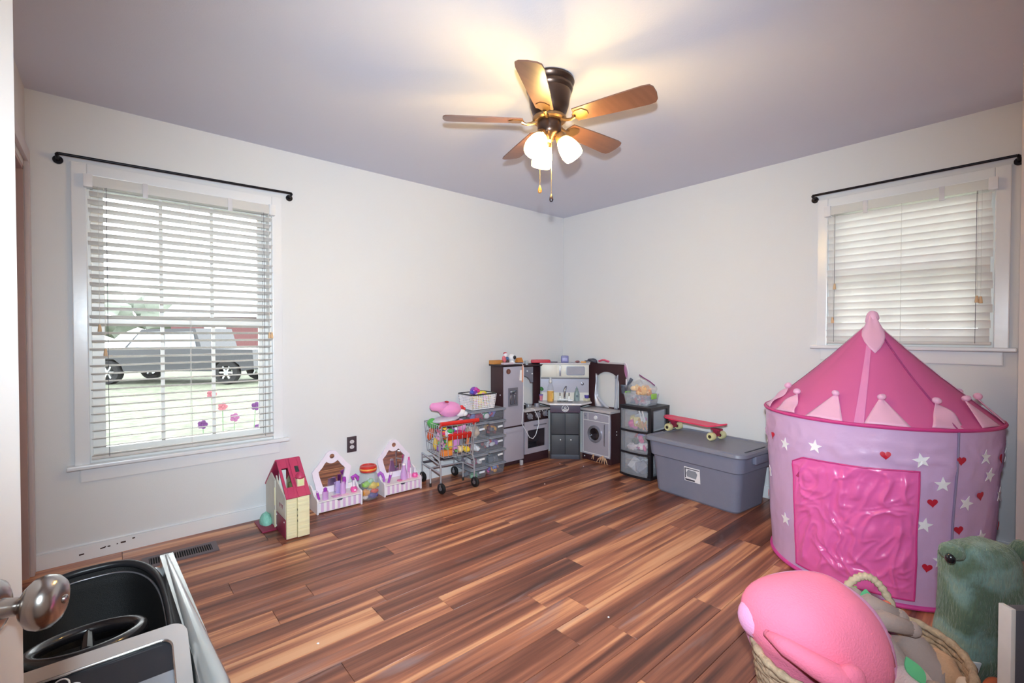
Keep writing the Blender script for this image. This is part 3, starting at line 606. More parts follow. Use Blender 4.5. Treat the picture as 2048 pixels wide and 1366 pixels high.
# sink and taps
dbox('sink_bowl', BLK, .55, [(-.075, .075, -.05, .045, .546, .554)], .004)
dbox('tap_plate', WH, .55, [(-.062, .062, .048, .072, .548, .566), (.03, .075, -.045, -.01, .554, .572)], .004)
Pt = lambda u, v, z: dm(.55, u, v, z) @ Vector()
b = B(); b.tube([Pt(0, .06, .56), Pt(0, .06, .655)] + [Pt(.0 + .012 * sin(q), .06 - .03 + .03 * cos(q), .655 + .034 * sin(q)) for q in [pi * i / 8 for i in range(9)]] + [Pt(0, .0, .62)], .0105, 12); b.done('tap', CHR, KIT, True)
for u in (-.045, .045): b = B(); b.cyl(Pt(u, .06, .56), Pt(u, .06, .59), .011, .007, 12); b.cyl(Pt(u, .06, .59), Pt(u, .06, .625), .0055, n=8); b.done('tap_handle', CHR, KIT, True)
b = B(); b.lathe([(0, 0), (.016, 0), (.016, .004), (.008, .006), (.006, .016), (0, .017)], 14, dm(SB, .175, -.002, .715) @ T((0, 0, 0), (pi / 2, 0, 0))); b.done('wall_dial', mat('#8e8f9c', .25, .8), KIT, True)
# washer wing
WX, WYa, WYb = -.18, -.765, -.42
kp('washer_body', ESP, [(WX, -.016, WYa, WYa + .012, 0, .472), (WX, -.016, WYb - .012, WYb, 0, .472), (-.028, -.016, WYa + .012, WYb - .012, 0, .472), (WX, WX + .012, WYa + .012, WYb - .012, 0, .05)])
kp('washer_top', mat('#bcb6b9', .35), [(WX - .018, -.016, WYa - .004, WYb + .012, .474, .496)], .003)
MW = T((WX, (WYa + WYb) / 2, 0), (pi / 2, 0, -pi / 2))        # local x runs to the right in view, local y is up, local z towards the room
Q = lambda pts, h0, h1, name, m, lab=None: B().prism(pts, h0, h1, MW).done(name, m, KIT, True, smooth=20, label=lab)
nn = 32; ph = C_(.066); fr = []
out_ = []
for k in range(28):
    a = 2 * pi * k / 28; c_, s_ = cos(a), sin(a); m_ = max(abs(c_) / .168, abs(s_) / .205); out_.append((c_ / m_, s_ / m_ + .262))
b = B(); b.ring(out_, [(x - .012, y + .262) for x, y in C_(.064)], 0, .008, MW); b.done('washer_front', SIL, KIT, True, smooth=20)
b = B(); b.ring([(x - .012, y + .262) for x, y in C_(.082)], [(x - .012, y + .262) for x, y in C_(.058)], .008, .018, MW); dr_ = b.done('washer_door', mat('#b9bac4', .2, .8), KIT, True, smooth=25)
b = B(); b.prism([(x - .012, y + .262) for x, y in C_(.062)], .001, .004, MW); b.done('door_glass', mat('#30262a', .06, tr=.5, coat=.5), KIT, True, smooth=20)
b = B()
for (x0, x1, z0, z1) in ((-.158, -.152, .07, .455), (.150, .156, .07, .452), (-.152, .150, .07, .076), (-.152, .150, .382, .387), (-.098, -.094, .387, .452)): b.prism([(x0, z0), (x1, z0), (x1, z1), (x0, z1)], .008, .0095, MW)
b.tube([MW @ Vector((x, .452 + .010 * (1 - (x / .155) ** 2), .0088)) for x in [-.155 + .031 * i for i in range(11)]], .0026, 6); b.done('white_outline', WH, KIT, True, smooth=0)
b = B(); b.lathe([(0, 0), (.019, 0), (.017, .012), (0, .013)], 18, MW @ T((.0, .420, .008))); b.done('washer_dial', WH, KIT, True)
b = B(); b.lathe([(0, 0), (.009, 0), (.008, .005), (0, .006)], 14, MW @ T((-.126, .425, .008))); b.done('washer_button', mat('#8f92a0', .3), KIT, True)
b = B(); b.tube([MW @ Vector(p) for p in ((.105, .37, .008), (.105, .365, .018), (.105, .17, .018), (.105, .165, .008))], .004, 8); b.done('washer_handle', CHR, KIT, True)
for yy, z in ((-.60, .0), ): pass
for z in (.30, .27): b = B(); b.cyl((-.10, WYa - .002, z), (-.10, WYa, z), .006, n=10); b.done('screw_cap', WH, KIT, True)
b = B(); b.cyl((WX - .003, WYb - .03, .03), (WX, WYb - .03, .03), .006, n=10); b.done('screw_cap', WH, KIT, True)
arch_panel(.372, .815, .455, .74, .496, .932, .845, .74, T((-.016, 0, 0), (pi / 2, 0, -pi / 2)), 'washer_back_panel')
kp('washer_shelf', LG, [(-.05, -.016, -.80, -.50, .925, .938)])
CUR = mat('#c3c4cf', .3, .35, var=.2, vs=14)
for s, y0, w0 in ((0, -.462, .035), (1, -.735, .03)):
    def cf(u, v):
        wv = w0 + (.14 * max(0, 1 - v * 3.2) ** 1.2 if s == 0 else .015 * (1 - v)); yy = y0 + (-1 if s == 0 else 1) * wv * u
        return (-.034 - .008 * sin(u * 10 + v * 5) - .012 * (1 - v) * (.5 + .5 * sin(u * 7)), yy, .50 + .33 * v - .03 * u * (v > .95))
    b = B(); b.surf(cf, 14, 24); b.done('curtain', CUR, KIT, True, smooth=180, solid=.0012)
b = B(); b.box((-.05, -.835, .70), (.06, .06, .085), top=1.25, bev=.004); b.done('utensil_cup', mat('#9aa3b0', .2, .9), KIT, True)

# things on and around the play kitchen
def item(nm, lab, cat, loc, rz=0, group=None): return thing(nm, lab, cat, loc, rz, group)
c = item('baby_monitor', 'white baby monitor camera with black lens on the play fridge', 'camera', (-.83, -.12, .934), rad(-15))
b = B(); b.lathe([(0, 0), (.030, 0), (.031, .006), (.024, .02), (.02, .032), (0, .034)], 20); b.done('base', WH, c)
b = B(); b.ball((0, 0, .058), (.035, .033, .034), 14); b.done('head', WH, c)
b = B(); b.lathe([(0, .0), (.018, 0), (.018, .006), (.012, .009), (0, .0075)], 20, T((.012, -.028, .06), (pi / 2, 0, rad(22)))); b.done('lens', BLK, c)
b = B(); b.tube([(-.818, -.15, .937), (-.782, -.212, .936), (-.775, -.222, .90), (-.772, -.215, .70), (-.775, -.214, .5), (-.79, -.214, .39), (-.785, -.218, .372), (-.76, -.224, .33), (-.705, -.228, .245), (-.665, -.23, .23), (-.635, -.236, .26), (-.595, -.238, .36), (-.60, -.236, .42), (-.635, -.235, .475), (-.645, -.225, .506), (-.66, -.19, .5055)], .003, 7)
o = b.done('power_cable', WH, None); tag(o, 'white cable hanging from the baby monitor down the fridge and oven', 'cable')
c = item('magnet', 'round brown wooden magnet on the play fridge door', 'magnet', (-.945, FY - .012, .872)); b = B(); b.lathe([(0, 0), (.024, 0), (.024, .005), (.021, .007), (0, .0055)], 22, T((0, 0, 0), (pi / 2, 0, 0))); b.done('disc', mat('#6b3f33', .5, var=.2), c); b = B(); b.box((0, -.0065, 0), (.008, .003, .026), bev=.001); b.done('mark', mat('#9a6a5a', .5), c)
c = item('paper_tag', 'white and orange paper tag hanging by the fridge door edge', 'tag', (-.785, FY - .0125, .83)); b = B(); b.box((-.006, -.001, 0), (.034, .0015, .095), rot=(0, .08, 0)); b.done('white_paper', WH, c); b = B(); b.box((.014, -.002, .02), (.02, .0012, .17), rot=(0, .03, 0)); b.done('orange_strip', mat('#e0a083', .6), c)
o = B().box((0, 0, .018), (.12, .07, .036), bev=.003); tag(o.done('toy_box', mat('#c98a4b', .6), None), 'flat orange brown box at the left end of the fridge top', 'box').location = (-.965, -.055, .934)
c = item('doll_figure', 'small red, white and blue toy figure on the play fridge', 'toy', (-.925, -.12, .934), rad(20)); b = B(); b.ball((0, 0, .045), (.022, .018, .034), 10, rot=(0, -.5, 0)); b.done('body', mat('#d9707a', .5), c); b = B(); b.ball((.026, 0, .082), (.022, .02, .022), 10); b.done('head', mat('#efe9ee', .5), c); b = B(); b.ball((.03, .006, .098), (.02, .018, .012), 8); b.done('hat', mat('#c4283d', .5), c); b = B(); b.ball((.05, -.005, .05), (.018, .014, .016), 8); b.done('bag', mat('#4a6d96', .5), c)
o = B().box((0, 0, .008), (.11, .05, .016), bev=.003); tag(o.done('toy_xylophone', mat('#d8c4ce', .5), None), 'flat pastel toy piece lying in front of the red and white figure', 'toy').location = (-.925, -.165, .934)
b = B(); b.ball((0, 0, .025), (.018, .016, .025), 8, namp=.008, nsc=40); o = b.done('toy_cup', mat('#4b3630', .6), None); tag(o, 'small dark brown toy between the figure and the baby monitor', 'toy').location = (-.872, -.10, .934)
c = item('toy_house', 'tiny orange and blue toy house on the shelf beside the fridge', 'toy', (-.70, -.075, .912)); b = B(); b.bx(-.03, .03, -.02, .02, 0, .028); b.done('wall', mat('#4d5f94', .5), c, smooth=0); b = B(); b.prism([(-.028, 0), (.028, 0), (0, .045)], -.034, .034, T((0, 0, .028), (pi / 2, 0, pi / 2))); b.done('roof', mat('#c07a35', .5), c, smooth=0)
o = B().lathe([(0, 0), (.018, 0), (.02, .04), (.018, .042), (0, .041)], 16); tag(o.done('toy_jar', mat('#b9bec4', .2, tr=.3), None), 'small clear jar right of the tiny toy house', 'toy').location = (-.61, -.08, .912)
o = B().box((0, 0, .014), (.19, .12, .028), bev=.003); o = o.done('red_binder', mat('#c4203a', .5), None); tag(o, 'flat red book on top of the play microwave', 'book'); o.location = (-.405, -.065, .926); o.rotation_euler = (0, 0, rad(-40))
b = B(); b.tube([(-.06, 0, .006), (.06, .0, .006)], .005, 8); o = b.done('pen', mat('#3b3550', .4), None); tag(o, 'dark pen at the end of the red book', 'pen'); o.location = (-.335, -.15, .926); o.rotation_euler = (0, 0, rad(-48))
c = item('toy_clock', 'rounded lilac blue block standing on the play microwave', 'clock', (-.265, -.265, .926), rad(-45)); b = B(); b.box((0, 0, .036), (.075, .03, .072), bev=.012); b.done('case', mat('#7678ac', .45), c); b = B(); b.box((0, -.0155, .034), (.05, .003, .03), bev=.001); b.done('face', mat('#9c9ccf', .4), c)
o = B().ball((0, 0, .012), (.03, .016, .012), 8, namp=.004, nsc=30); tag(o.done('hair_clip', mat('#8d5f63', .5), None), 'small dull red clip on the microwave top', 'toy').location = (-.17, -.345, .926)
o = B().box((0, 0, .008), (.05, .022, .016), bev=.004); o = o.done('toy_banana', mat('#d99a4e', .5), None); tag(o, 'small orange yellow toy near the right end of the microwave top', 'toy'); o.location = (-.125, -.385, .926); o.rotation_euler = (0, 0, rad(-45))
b = B(); b.ball((0, 0, .02), (.05, .03, .02), 10, namp=.02, nsc=30); b.tube([(-.03, 0, .015), (-.08, -.02, .012)], .006, 6); o = b.done('dark_toy', mat('#4a4a58', .6), None); tag(o, 'dark lumpy toy over the brown post right of the microwave', 'toy'); o.location = (-.055, -.45, .932); o.rotation_euler = (0, 0, rad(-60))
b = B(); b.surf(lambda u, v: (-.035 + .03 * v - .008 * sin(u * 6), -.06 + .12 * u, .012 + .014 * sin(u * pi) + .006 * sin(v * 9)), 10, 6); o = b.done('pink_cloth', mat('#e2607e', .7), None, solid=.004); tag(o, 'crumpled pink cloth on top of the washer arch', 'cloth'); o.location = (-.03, -.575, .936)
c = item('hand_mirror', 'oval pink and white toy mirror standing in the grey cup', 'toy', (-.055, -.84, .705), 0)
b = B(); b.lathe([(0, 0), (.036, 0), (.038, .004), (.036, .008), (0, .008)], 26, T((0, -.002, .16), (0, pi / 2 - .15, -.55)) @ T((0, 0, -.004)), sx=2.2); b.done('frame', mat('#e8dfe8', .4), c); b = B(); b.lathe([(0, .008), (.024, .008), (.023, .010), (0, .010)], 26, T((0, -.002, .16), (0, pi / 2 - .15, -.55)) @ T((0, 0, -.020)), sx=2.4); b.done('pink_oval', mat('#d58fc0', .4), c); b = B(); b.tube([(0, 0, 0), (0, 0, .09)], .007, 8); b.done('handle', mat('#e8dfe8', .4), c)
b = B(); b.box((0, -.02, .05), (.012, .03, .12), rot=(.5, 0, 0), bev=.003); o = b.done('toy_knife', mat('#6f7484', .3, .7), None); tag(o, 'grey toy utensil leaning in the grey cup', 'toy'); o.location = (-.05, -.845, .70)
# counter items
def bottle(nm, lab, loc, prof, m, cap, capm, n=18, sy=1, rz=0, cat='bottle', extra=None, group=None):
    c = item(nm, lab, cat, loc, rz, group); b = B(); b.lathe(prof, n, sy=sy); b.done('body', m, c); b = B(); b.lathe(cap, n, sy=min(1, sy * 1.2)); b.done('cap', capm, c)
    if extra: extra(c)
    return c
bt = bottle('soap_bottle', 'tall clear soap bottle half full of yellow liquid by the sink', (-.40, -.20, .548), [(0, 0), (.030, 0), (.033, .01), (.033, .11), (.028, .15), (.017, .178), (.014, .19), (0, .19)], mat('#d9dbe0', .08, tr=.86, coat=.5), [(0, .19), (.018, .19), (.018, .205), (.012, .22), (.01, .236), (0, .237)], mat('#dfe0e2', .35, tr=.2))
b = B(); b.lathe([(0, .003), (.028, .003), (.0318, .012), (.0322, .108), (0, .110)], 18); b.done('liquid', mat('#eeb02a', .2), bt); b = B(); b.surf(lambda u, v: (.0338 * cos(-1.9 + u * 1.3), .0338 * sin(-1.9 + u * 1.3), .03 + .06 * v), 8, 1); b.done('label_sticker', mat('#e9c66e', .5), bt)
bottle('grey_bottle', 'small grey green soap bottle right of the tap', (-.16, -.33, .548), [(0, 0), (.026, 0), (.028, .008), (.028, .07), (.02, .095), (.012, .105), (0, .105)], mat('#8fa0a3', .35), [(0, .105), (.013, .105), (.014, .12), (.006, .125), (.005, .14), (0, .14)], mat('#8a9b97', .35), extra=lambda c: B().lathe([(0, 0), (.012, 0), (.012, .002), (0, .002)], 14, T((-.019, -.021, .05), (pi / 2, 0, -.75))).done('round_label', mat('#5c6d78', .4), c))
c = item('toy_flower', 'small green and purple toy flower at the left of the sink', 'toy', (-.405, -.075, .548)); b = B(); b.lathe([(0, 0), (.014, 0), (.018, .05), (0, .05)], 12); b.done('pot', mat('#d9849a', .5), c); b = B(); b.lathe([(.016, .05), (.02, .05), (.02, .062), (0, .062)], 12); b.done('collar', mat('#7a68b8', .5), c); b = B(); b.tube([(0, 0, .06), (0, 0, .1)], .003, 6); b.ball((.006, 0, .115), (.02, .014, .022), 8, namp=.01, nsc=30); b.done('leaves', mat('#3f7d45', .6), c)
o = B().lathe([(0, 0), (.02, 0), (.024, .03), (.022, .032), (.02, .006), (0, .005)], 16); tag(o.done('purple_cup', mat('#5a4a9e', .4), None), 'small purple cup at the right end of the sink counter', 'cup').location = (-.075, -.385, .573)
o = B().box((0, 0, .0125), (.05, .05, .025), bev=.003); tag(o.done('yellow_block', mat('#e3ddc0', .5), None), 'pale yellow block under the small purple cup', 'toy').location = (-.075, -.385, .548)
for (x, yy, sz, lab, hx) in ((-.69, -.12, .03, 'small black toy pan on the play stove, leftmost', '#2b2a30'), (-.60, -.10, .034, 'silver toy pot on the play stove, middle', '#aeb0b8'), (-.505, -.12, .028, 'white and grey toy cup on the play stove, rightmost', '#b9bac8')):
    c = item('toy_pot', lab, 'toy pot', (x, yy, .502), rnd.uniform(0, 3)); b = B(); b.lathe([(0, 0), (sz * .9, 0), (sz, .006), (sz, .03), (sz - .003, .03), (sz - .003, .006), (0, .005)], 20); b.done('pan', mat(hx, .25, .6), c); b = B(); b.tube([(sz, 0, .024), (sz + .045, 0, .03)], .004, 6); b.done('handle', mat('#1f1e22', .4), c)
c = item('oven_pot', 'black toy pot seen through the oven window', 'toy pot', (-.60, -.118, .102)); b = B(); b.lathe([(0, 0), (.06, 0), (.065, .01), (.065, .06), (.061, .06), (.06, .01), (0, .008)], 24); b.done('pan', mat('#1c1b20', .15, .4), c); b = B(); b.tube([(.06, 0, .05), (.12, .01, .075)], .007, 8); b.done('handle', mat('#131216', .3), c)
o = B().lathe([(0, 0), (.026, 0), (.026, .06), (.018, .075), (.018, .1), (0, .1)], 16); tag(o.done('toy_jug', mat('#7a5058', .5), None), 'dull red and white toy jug in the play oven', 'toy').location = (-.685, -.10, .10)
c = item('plush_bear', 'brown plush toy behind the round washer door', 'plush', (-.10, -.59, .012)); b = B(); b.ball((0, 0, .20), (.05, .055, .06), 12, namp=.01, nsc=30); b.ball((0, 0, .09), (.055, .06, .09), 12, namp=.01, nsc=30); b.done('body', mat('#8a6b45', .9, sheen=.4), c); b = B(); b.ball((-.02, 0, .285), (.045, .048, .042), 12, namp=.008, nsc=30); b.done('head', mat('#9a7a58', .9, sheen=.4), c)
for k, (yy, lab) in enumerate(((-.575, 'tan rubber claw hand hanging under the washer front, smaller one'), (-.685, 'tan rubber claw hand hanging at the washer corner, larger one'))):
    c = item('claw_toy', lab, 'toy', (WX - .022, yy, .0)); s_ = .8 if k == 0 else 1.25
    b = B(); b.ball((0, 0, .062 * 1), (.009 * s_, .014 * s_, .012 * s_), 8); b.done('palm', mat('#c79f80', .6), c)
    for q in range(2 if k == 0 else 5):
        yo = (q - (.5 if k == 0 else 2)) * .017 * s_; b = B(); b.tube([(0, yo * .5, .06), (-.008, yo, .045), (-.009, yo * 1.5 + .004, .062 - .045 * s_)], [.0055 * s_, .005 * s_, .003], 7); b.done('finger', mat('#c79f80', .6), c)

# ---------------------------------------------------------------- clear storage bins in two stacks
BIN = mat('#c6c9d2', .12, tr=.82, coat=.3, var=.04); BINL = mat('#a3a6b1', .3, tr=.3, coat=.2, var=.04)
PLAY = ['#d94f8a', '#8a5fb5', '#e2a23c', '#c8323f', '#f0eff0', '#58a866', '#4f6fb8', '#e9cf63', '#e58fb4', '#b03a5c']
def jumble(name, label, loc, sz, cols, n, seed, rz=0, s=.026):
    R = random.Random(seed); b = B(); ms = [mat(c, .45) for c in cols]
    for i in range(n):
        q = [R.uniform(.6, 1.5) * s for _ in range(3)]; c = [R.uniform(-.5, .5) * max(.005, sz[k] - 2.2 * s) for k in (0, 1)]
        z = min(sz[2] - q[2] * .7, max(q[2] * .8, R.random() ** 1.3 * sz[2])); rt = (R.uniform(0, 3), R.uniform(0, 3), R.uniform(0, 3)); k = R.randrange(len(ms))
        m_ = min(q); q = [min(v, m_ * 2) for v in q]
        if R.random() < .5: b.box((c[0], c[1], z), (q[0] * 1.5, q[1] * 1.5, q[2] * 1.2), rot=rt, bev=.004, seg=1, mi=k)
        else: b.ball((c[0], c[1], z), (q[0] * .8, q[1] * .8, q[2] * .8), 6, rot=rt, mi=k)
    o = b.done(name, ms, None); o.location = loc; o.rotation_euler = (0, 0, rz); return tag(o, label, 'toys', kind='stuff')
def bin_(label, x0, x1, y0, y1, z, h, rz=0, sticker=True, lip=.012):
    w_, d_ = x1 - x0, y1 - y0; c = thing('storage_bin', label, 'storage bin', ((x0 + x1) / 2, (y0 + y1) / 2, z), rz, 'clear storage bins stacked by the shopping cart')
    hb = h - .012; b = B(); n = 8
    def rect(s, zz, ins): return [(px * s[0], py * s[1], zz) for px, py in [(q[0] - 0, q[1] - 0) for q in rr(1, 1, .16, 3)]]
    Rg = [rect((w_ / 2 - .022, d_ / 2 - .022), .001, 0), rect((w_ / 2 - .018, d_ / 2 - .018), .012, 0), rect((w_ / 2 - .008, d_ / 2 - .008), hb, 0), rect((w_ / 2 - .002, d_ / 2 - .002), hb, 0), rect((w_ / 2 - .002, d_ / 2 - .002), hb - .006, 0)]
    m = len(Rg[0]); vs = [p for q in Rg for p in q]; fs = [tuple(range(m))[::-1]] + [(i * m + k, i * m + (k + 1) % m, (i + 1) * m + (k + 1) % m, (i + 1) * m + k) for i in range(4) for k in range(m)]
    b.add(vs, fs); b.done('bin_body', BIN, c, smooth=40)
    b = B(); lid = [(px * (w_ / 2), py * (d_ / 2)) for px, py in rr(1, 1, .16, 4)]; b.prism(lid, hb - .008, hb + .004); b.prism([(x * .9, y * .9) for x, y in lid], hb + .004, hb + .010); b.done('bin_lid', BINL, c, smooth=25)
    if sticker: b = B(); b.box((w_ * .13, -d_ / 2 + .0105, hb * .62), (.055, .0015, .016), rot=(-.09, -.05, 0)); b.done('label_sticker', WH, c, smooth=0)
    return c
BX = (-1.418, -1.232, -.292, -.022); BXB = (-1.222, -1.03, -.285, -.02)
zz = [(0, .095), (.095, .115), (.21, .117), (.327, .147)]
for i, (z, h) in enumerate(zz):
    bin_(('bottom bin of the left stack behind the shopping cart', 'second bin from the floor in the left stack, white label', 'third bin from the floor in the left stack, red toys inside', 'top bin of the left stack with a tan plush inside')[i], *BX, z, h, rad(-1.5), i not in (2,))
    jumble('bin_contents', ('few green toys inside the bottom left bin', 'dark pink toys inside the second left bin', 'red and white toys inside the third left bin', 'tan and white plush inside the top left bin')[i], ((BX[0] + BX[1]) / 2, (BX[2] + BX[3]) / 2, z + .003), (.135, .2, (.03, .06, .06, .10)[i]), (['#4f8f6a', '#7a7d88', '#8a8d96'], ['#a03a5c', '#c8c4c8', '#6d5f70'], ['#c23248', '#f0edf0', '#e8e4e8'], ['#d9bfa8', '#e8ddd2', '#d2b49c'])[i], (10, 22, 22, 16)[i], 20 + i, rad(-1.5), .045 if i == 3 else .026)
zb = [(0, .101), (.101, .115), (.216, .119), (.335, .132)]
for i, (z, h) in enumerate(zb):
    bin_(('bottom bin of the right stack, bright rainbow toys inside', 'second bin from the floor in the right stack, nearly empty', 'third bin from the floor in the right stack, long white label', 'fourth bin in the right stack with an orange jar inside')[i], *BXB, z, h, rad(1), i != 0)
    jumble('bin_contents', ('rainbow toys inside the bottom right bin', 'grey toys inside the second right bin', 'red and purple toys inside the third right bin', 'orange and dark toys inside the fourth right bin')[i], ((BXB[0] + BXB[1]) / 2, (BXB[2] + BXB[3]) / 2, z + .003), (.14, .2, (.07, .03, .06, .07)[i]), (['#d94f9a', '#e8a04a', '#8cc050', '#7a5fc0', '#8fa8d8'], ['#6a6d78', '#7d808a'], ['#d8404a', '#c05a7a', '#8a6fb0', '#d8d4dc'], ['#e39a3a', '#e6a648', '#7a3f4a', '#5d606c'])[i], (30, 8, 24, 18)[i], 40 + i, rad(1))
bin_('wide clear bin lying across the tops of both bin stacks', -1.415, -1.03, -.29, -.02, .476, .096, rad(0), False)
jumble('bin_contents', 'pink, green and purple toys inside the wide top bin', (-1.222, -.155, .479), (.32, .2, .07), ['#e07aa8', '#a8305a', '#4f9a70', '#7d7fc0', '#e8e2e6'], 34, 60, 0, .03)
# white basket with black rim
c = thing('mesh_basket', 'small white perforated basket with a black rim on the bins', 'basket', (-1.265, -.165, .5735), rad(1))
bw, bd, bh = .26, .20, .125
b = B()
for s in (-1, 1):
    for k in range(15): x = -1 + 2 * k / 14; b.tube([(x * bw * .44, s * bd * .44, .004), (x * bw * .5, s * bd * .5, bh)], .0034, 5)
    for k in range(12): x = -1 + 2 * k / 11; b.tube([(s * bw * .44, x * bd * .44, .004), (s * bw * .5, x * bd * .5, bh)], .0034, 5)
for k in range(9):
    f_ = .44 + .06 * k / 8; z = .006 + (bh - .008) * k / 8; b.tube([(-bw * f_, -bd * f_, z), (bw * f_, -bd * f_, z), (bw * f_, bd * f_, z), (-bw * f_, bd * f_, z)], .0034, 5, True)
b.bx(-bw * .44, bw * .44, -bd * .44, bd * .44, 0, .004); b.done('basket_body', mat('#ece8ec', .45), c)
b = B(); b.tube([(x * bw * .51, y * bd * .51, bh + .003) for x, y in rr(1, 1, .15, 4)], .006, 8, True); b.done('rim', BLK, c)
jumble('basket_contents', 'pink, green and yellow toys filling the white basket', (-1.265, -.165, .578), (.22, .165, .115), ['#e58fc0', '#d86a9a', '#58a070', '#f0c8dc', '#e8d060'], 50, 71, 0, .03)
c = thing('bow_toy', 'shiny purple and pink ball toy on top of the white basket', 'toy', (-1.305, -.17, .695)); b = B(); b.ball((0, 0, .03), .034, 12); b.done('ball', mat('#7a3fae', .25, coat=.4), c)
for x, y, z, hx in ((.028, -.018, .03, '#d9407e'), (-.03, -.012, .02, '#4a4fb8'), (.0, -.03, .045, '#c23aa0')): b = B(); b.ball((x, y, z), (.02, .018, .018), 8); b.done('knob', mat(hx, .3, coat=.3), c)
b = B(); b.ball((0, 0, 0), (.055, .03, .022), 8); o = b.done('yellow_toy', mat('#e8d454', .5), None); tag(o, 'yellow toy lying in the white basket beside the purple ball', 'toy'); o.location = (-1.215, -.16, .695)

# ---------------------------------------------------------------- toy shopping cart
c = thing('shopping_cart', 'small chrome toy shopping cart with red handle', 'shopping cart', (-1.625, -.22, 0))
CART = mat('#c3c4cb', .28, .55)
def ct(name, pts_list, r, m=CART, n=7, parent=None):
    b = B()
    for q in pts_list: b.tube([(x + 1.625, y + .22, z) for x, y, z in q], r, n)
    return b.done(name, m, parent or c)
xl, xr = -1.775, -1.485
for x in (xl, xr):
    s = 1 if x == xr else -1
    ct('side_frame', [[(x, -.395, .075), (x, -.395, .20), (x + .0, -.37, .245), (x, -.26, .262)], [(x, -.04, .075), (x, -.04, .235), (x, -.36, .215)], [(x, -.395, .15), (x, -.04, .15)], [(x, -.205, .15), (x, -.205, .02)]], .0065)
    ct('upright', [[(x, -.365, .24), (x, -.385, .40), (x, -.42, .53)]], .006)
ct('cross_bar', [[(xl, -.04, .20), (xr, -.04, .20)]], .006); ct('cross_bar', [[(xl, -.205, .15), (xr, -.205, .15)]], .006)
ct('under_tray', [[(xl, -.03 - .0, .152), (xr, -.03, .152)]], .010, mat('#4a4650', .5))
for x in (xl, xr): ct('rubber_foot', [[(x, -.205, .0), (x, -.205, .028)]], .009, BLK, 10)
for x, yy, z in ((xl, -.395, 0), (xr, -.395, 0), (xl, -.04, 0), (xr, -.04, 0)):
    b = B(); p0 = (x + 1.625, yy + .22); b.cyl((p0[0], p0[1], .062), (p0[0], p0[1], .082), .012, .010, 12); b.bx(p0[0] - .013, p0[0] - .009, p0[1] - .018, p0[1] + .006, .025, .068, bev=.001); b.bx(p0[0] + .009, p0[0] + .013, p0[1] - .018, p0[1] + .006, .025, .068, bev=.001); ca = b.done('caster', mat('#a9abb3', .25, .9), c)
    b = B(); b.lathe([(.014, -.011), (.033, -.011), (.040, -.006), (.040, .006), (.033, .011), (.014, .011)], 24, T((p0[0], p0[1] - .012, .040), (0, pi / 2, rad(18)))); b.done('wheel', mat('#141416', .5), ca); b = B(); b.lathe([(0, -.0125), (.015, -.0125), (.015, .0125), (0, .0125)], 16, T((p0[0], p0[1] - .012, .040), (0, pi / 2, rad(18)))); b.done('hub', mat('#8d8f98', .3, .7), ca)
# wire basket
bk = []; ztop, zb0 = .505, .262
for k in range(9): f_ = k / 8; yy = -.385 + .31 * f_; bk += [[(xl + .004, yy, ztop), (xl + .03, yy, zb0), (xr - .03, yy, zb0), (xr - .004, yy, ztop)]]
for f_ in (0, .33, .66, 1):
    z = zb0 + (ztop - zb0) * f_; e = .03 - .026 * f_; bk.append([(xl + e, -.385, z), (xl + e, -.075, z), (xr - e, -.075, z), (xr - e, -.385, z), (xl + e, -.385, z)])
for k in range(7): f_ = k / 6; bk.append([(xl + .03 + (xr - xl - .06) * f_, -.075, zb0), (xl + .006 + (xr - xl - .012) * f_, -.075, ztop)]); bk.append([(xl + .03 + (xr - xl - .06) * f_, -.385, zb0), (xl + .006 + (xr - xl - .012) * f_, -.39, ztop)])
ct('wire_basket', bk, .0027, n=5)
RED = mat('#cf2a22', .35)
ct('handle', [[(xl - .015, -.425, .532), (xr + .022, -.425, .532)]], .0155, RED, 14); ct('handle_arm', [[(xl, -.385, .50), (xl, -.43, .53)], [(xr, -.385, .50), (xr, -.43, .53)]], .010, RED, 10)
b = B(); b.box((-.0 + .02, -.155, .205 + .21), (.20, .02, .05), rot=(.5, 0, 0), bev=.004); b.done('child_seat', RED, c)
# toys in the cart
def toy(nm, lab, loc, mk, m, cat='toy', rz=0):
    b = B(); mk(b); o = b.done(nm, m, None); o.location = loc; o.rotation_euler = (0, 0, rz); return tag(o, lab, cat)
toy('toy_carrot', 'orange red toy in the far left of the shopping cart', (-1.735, -.12, .40), lambda b: b.ball((0, 0, 0), (.025, .03, .055), 8, rot=(.3, .2, 0)), mat('#d95a2a', .5))
toy('toy_box', 'orange box lying at the near bottom of the shopping cart', (-1.70, -.335, .268), lambda b: b.box((0, 0, .02), (.09, .06, .04), bev=.003), mat('#e2823a', .5))
toy('toy_corn', 'yellow ear shaped toy inside the cart, left side', (-1.74, -.22, .34), lambda b: b.ball((0, 0, 0), (.018, .02, .05), 8), mat('#e0b83c', .5))
toy('toy_drink', 'golden yellow toy upright behind the cart front wires', (-1.665, -.34, .345), lambda b: b.ball((0, 0, 0), (.022, .018, .036), 8), mat('#e3b13a', .5))
toy('toy_purse', 'lilac pink toy standing in the middle of the cart', (-1.615, -.33, .345), lambda b: b.box((0, 0, 0), (.05, .03, .08), rot=(0, .1, 0), bev=.008), mat('#d088c8', .5))
toy('toy_can', 'grey silver toy can in the cart', (-1.56, -.31, .36), lambda b: b.lathe([(0, -.035), (.022, -.035), (.024, 0), (.022, .035), (0, .035)], 14), mat('#8f929a', .3, .5))
toy('toy_carrot', 'orange curved toy at the right side of the cart', (-1.51, -.32, .36), lambda b: b.tube([(0, 0, -.04), (.01, 0, 0), (.0, 0, .04)], .014, 10), mat('#e0742a', .5))
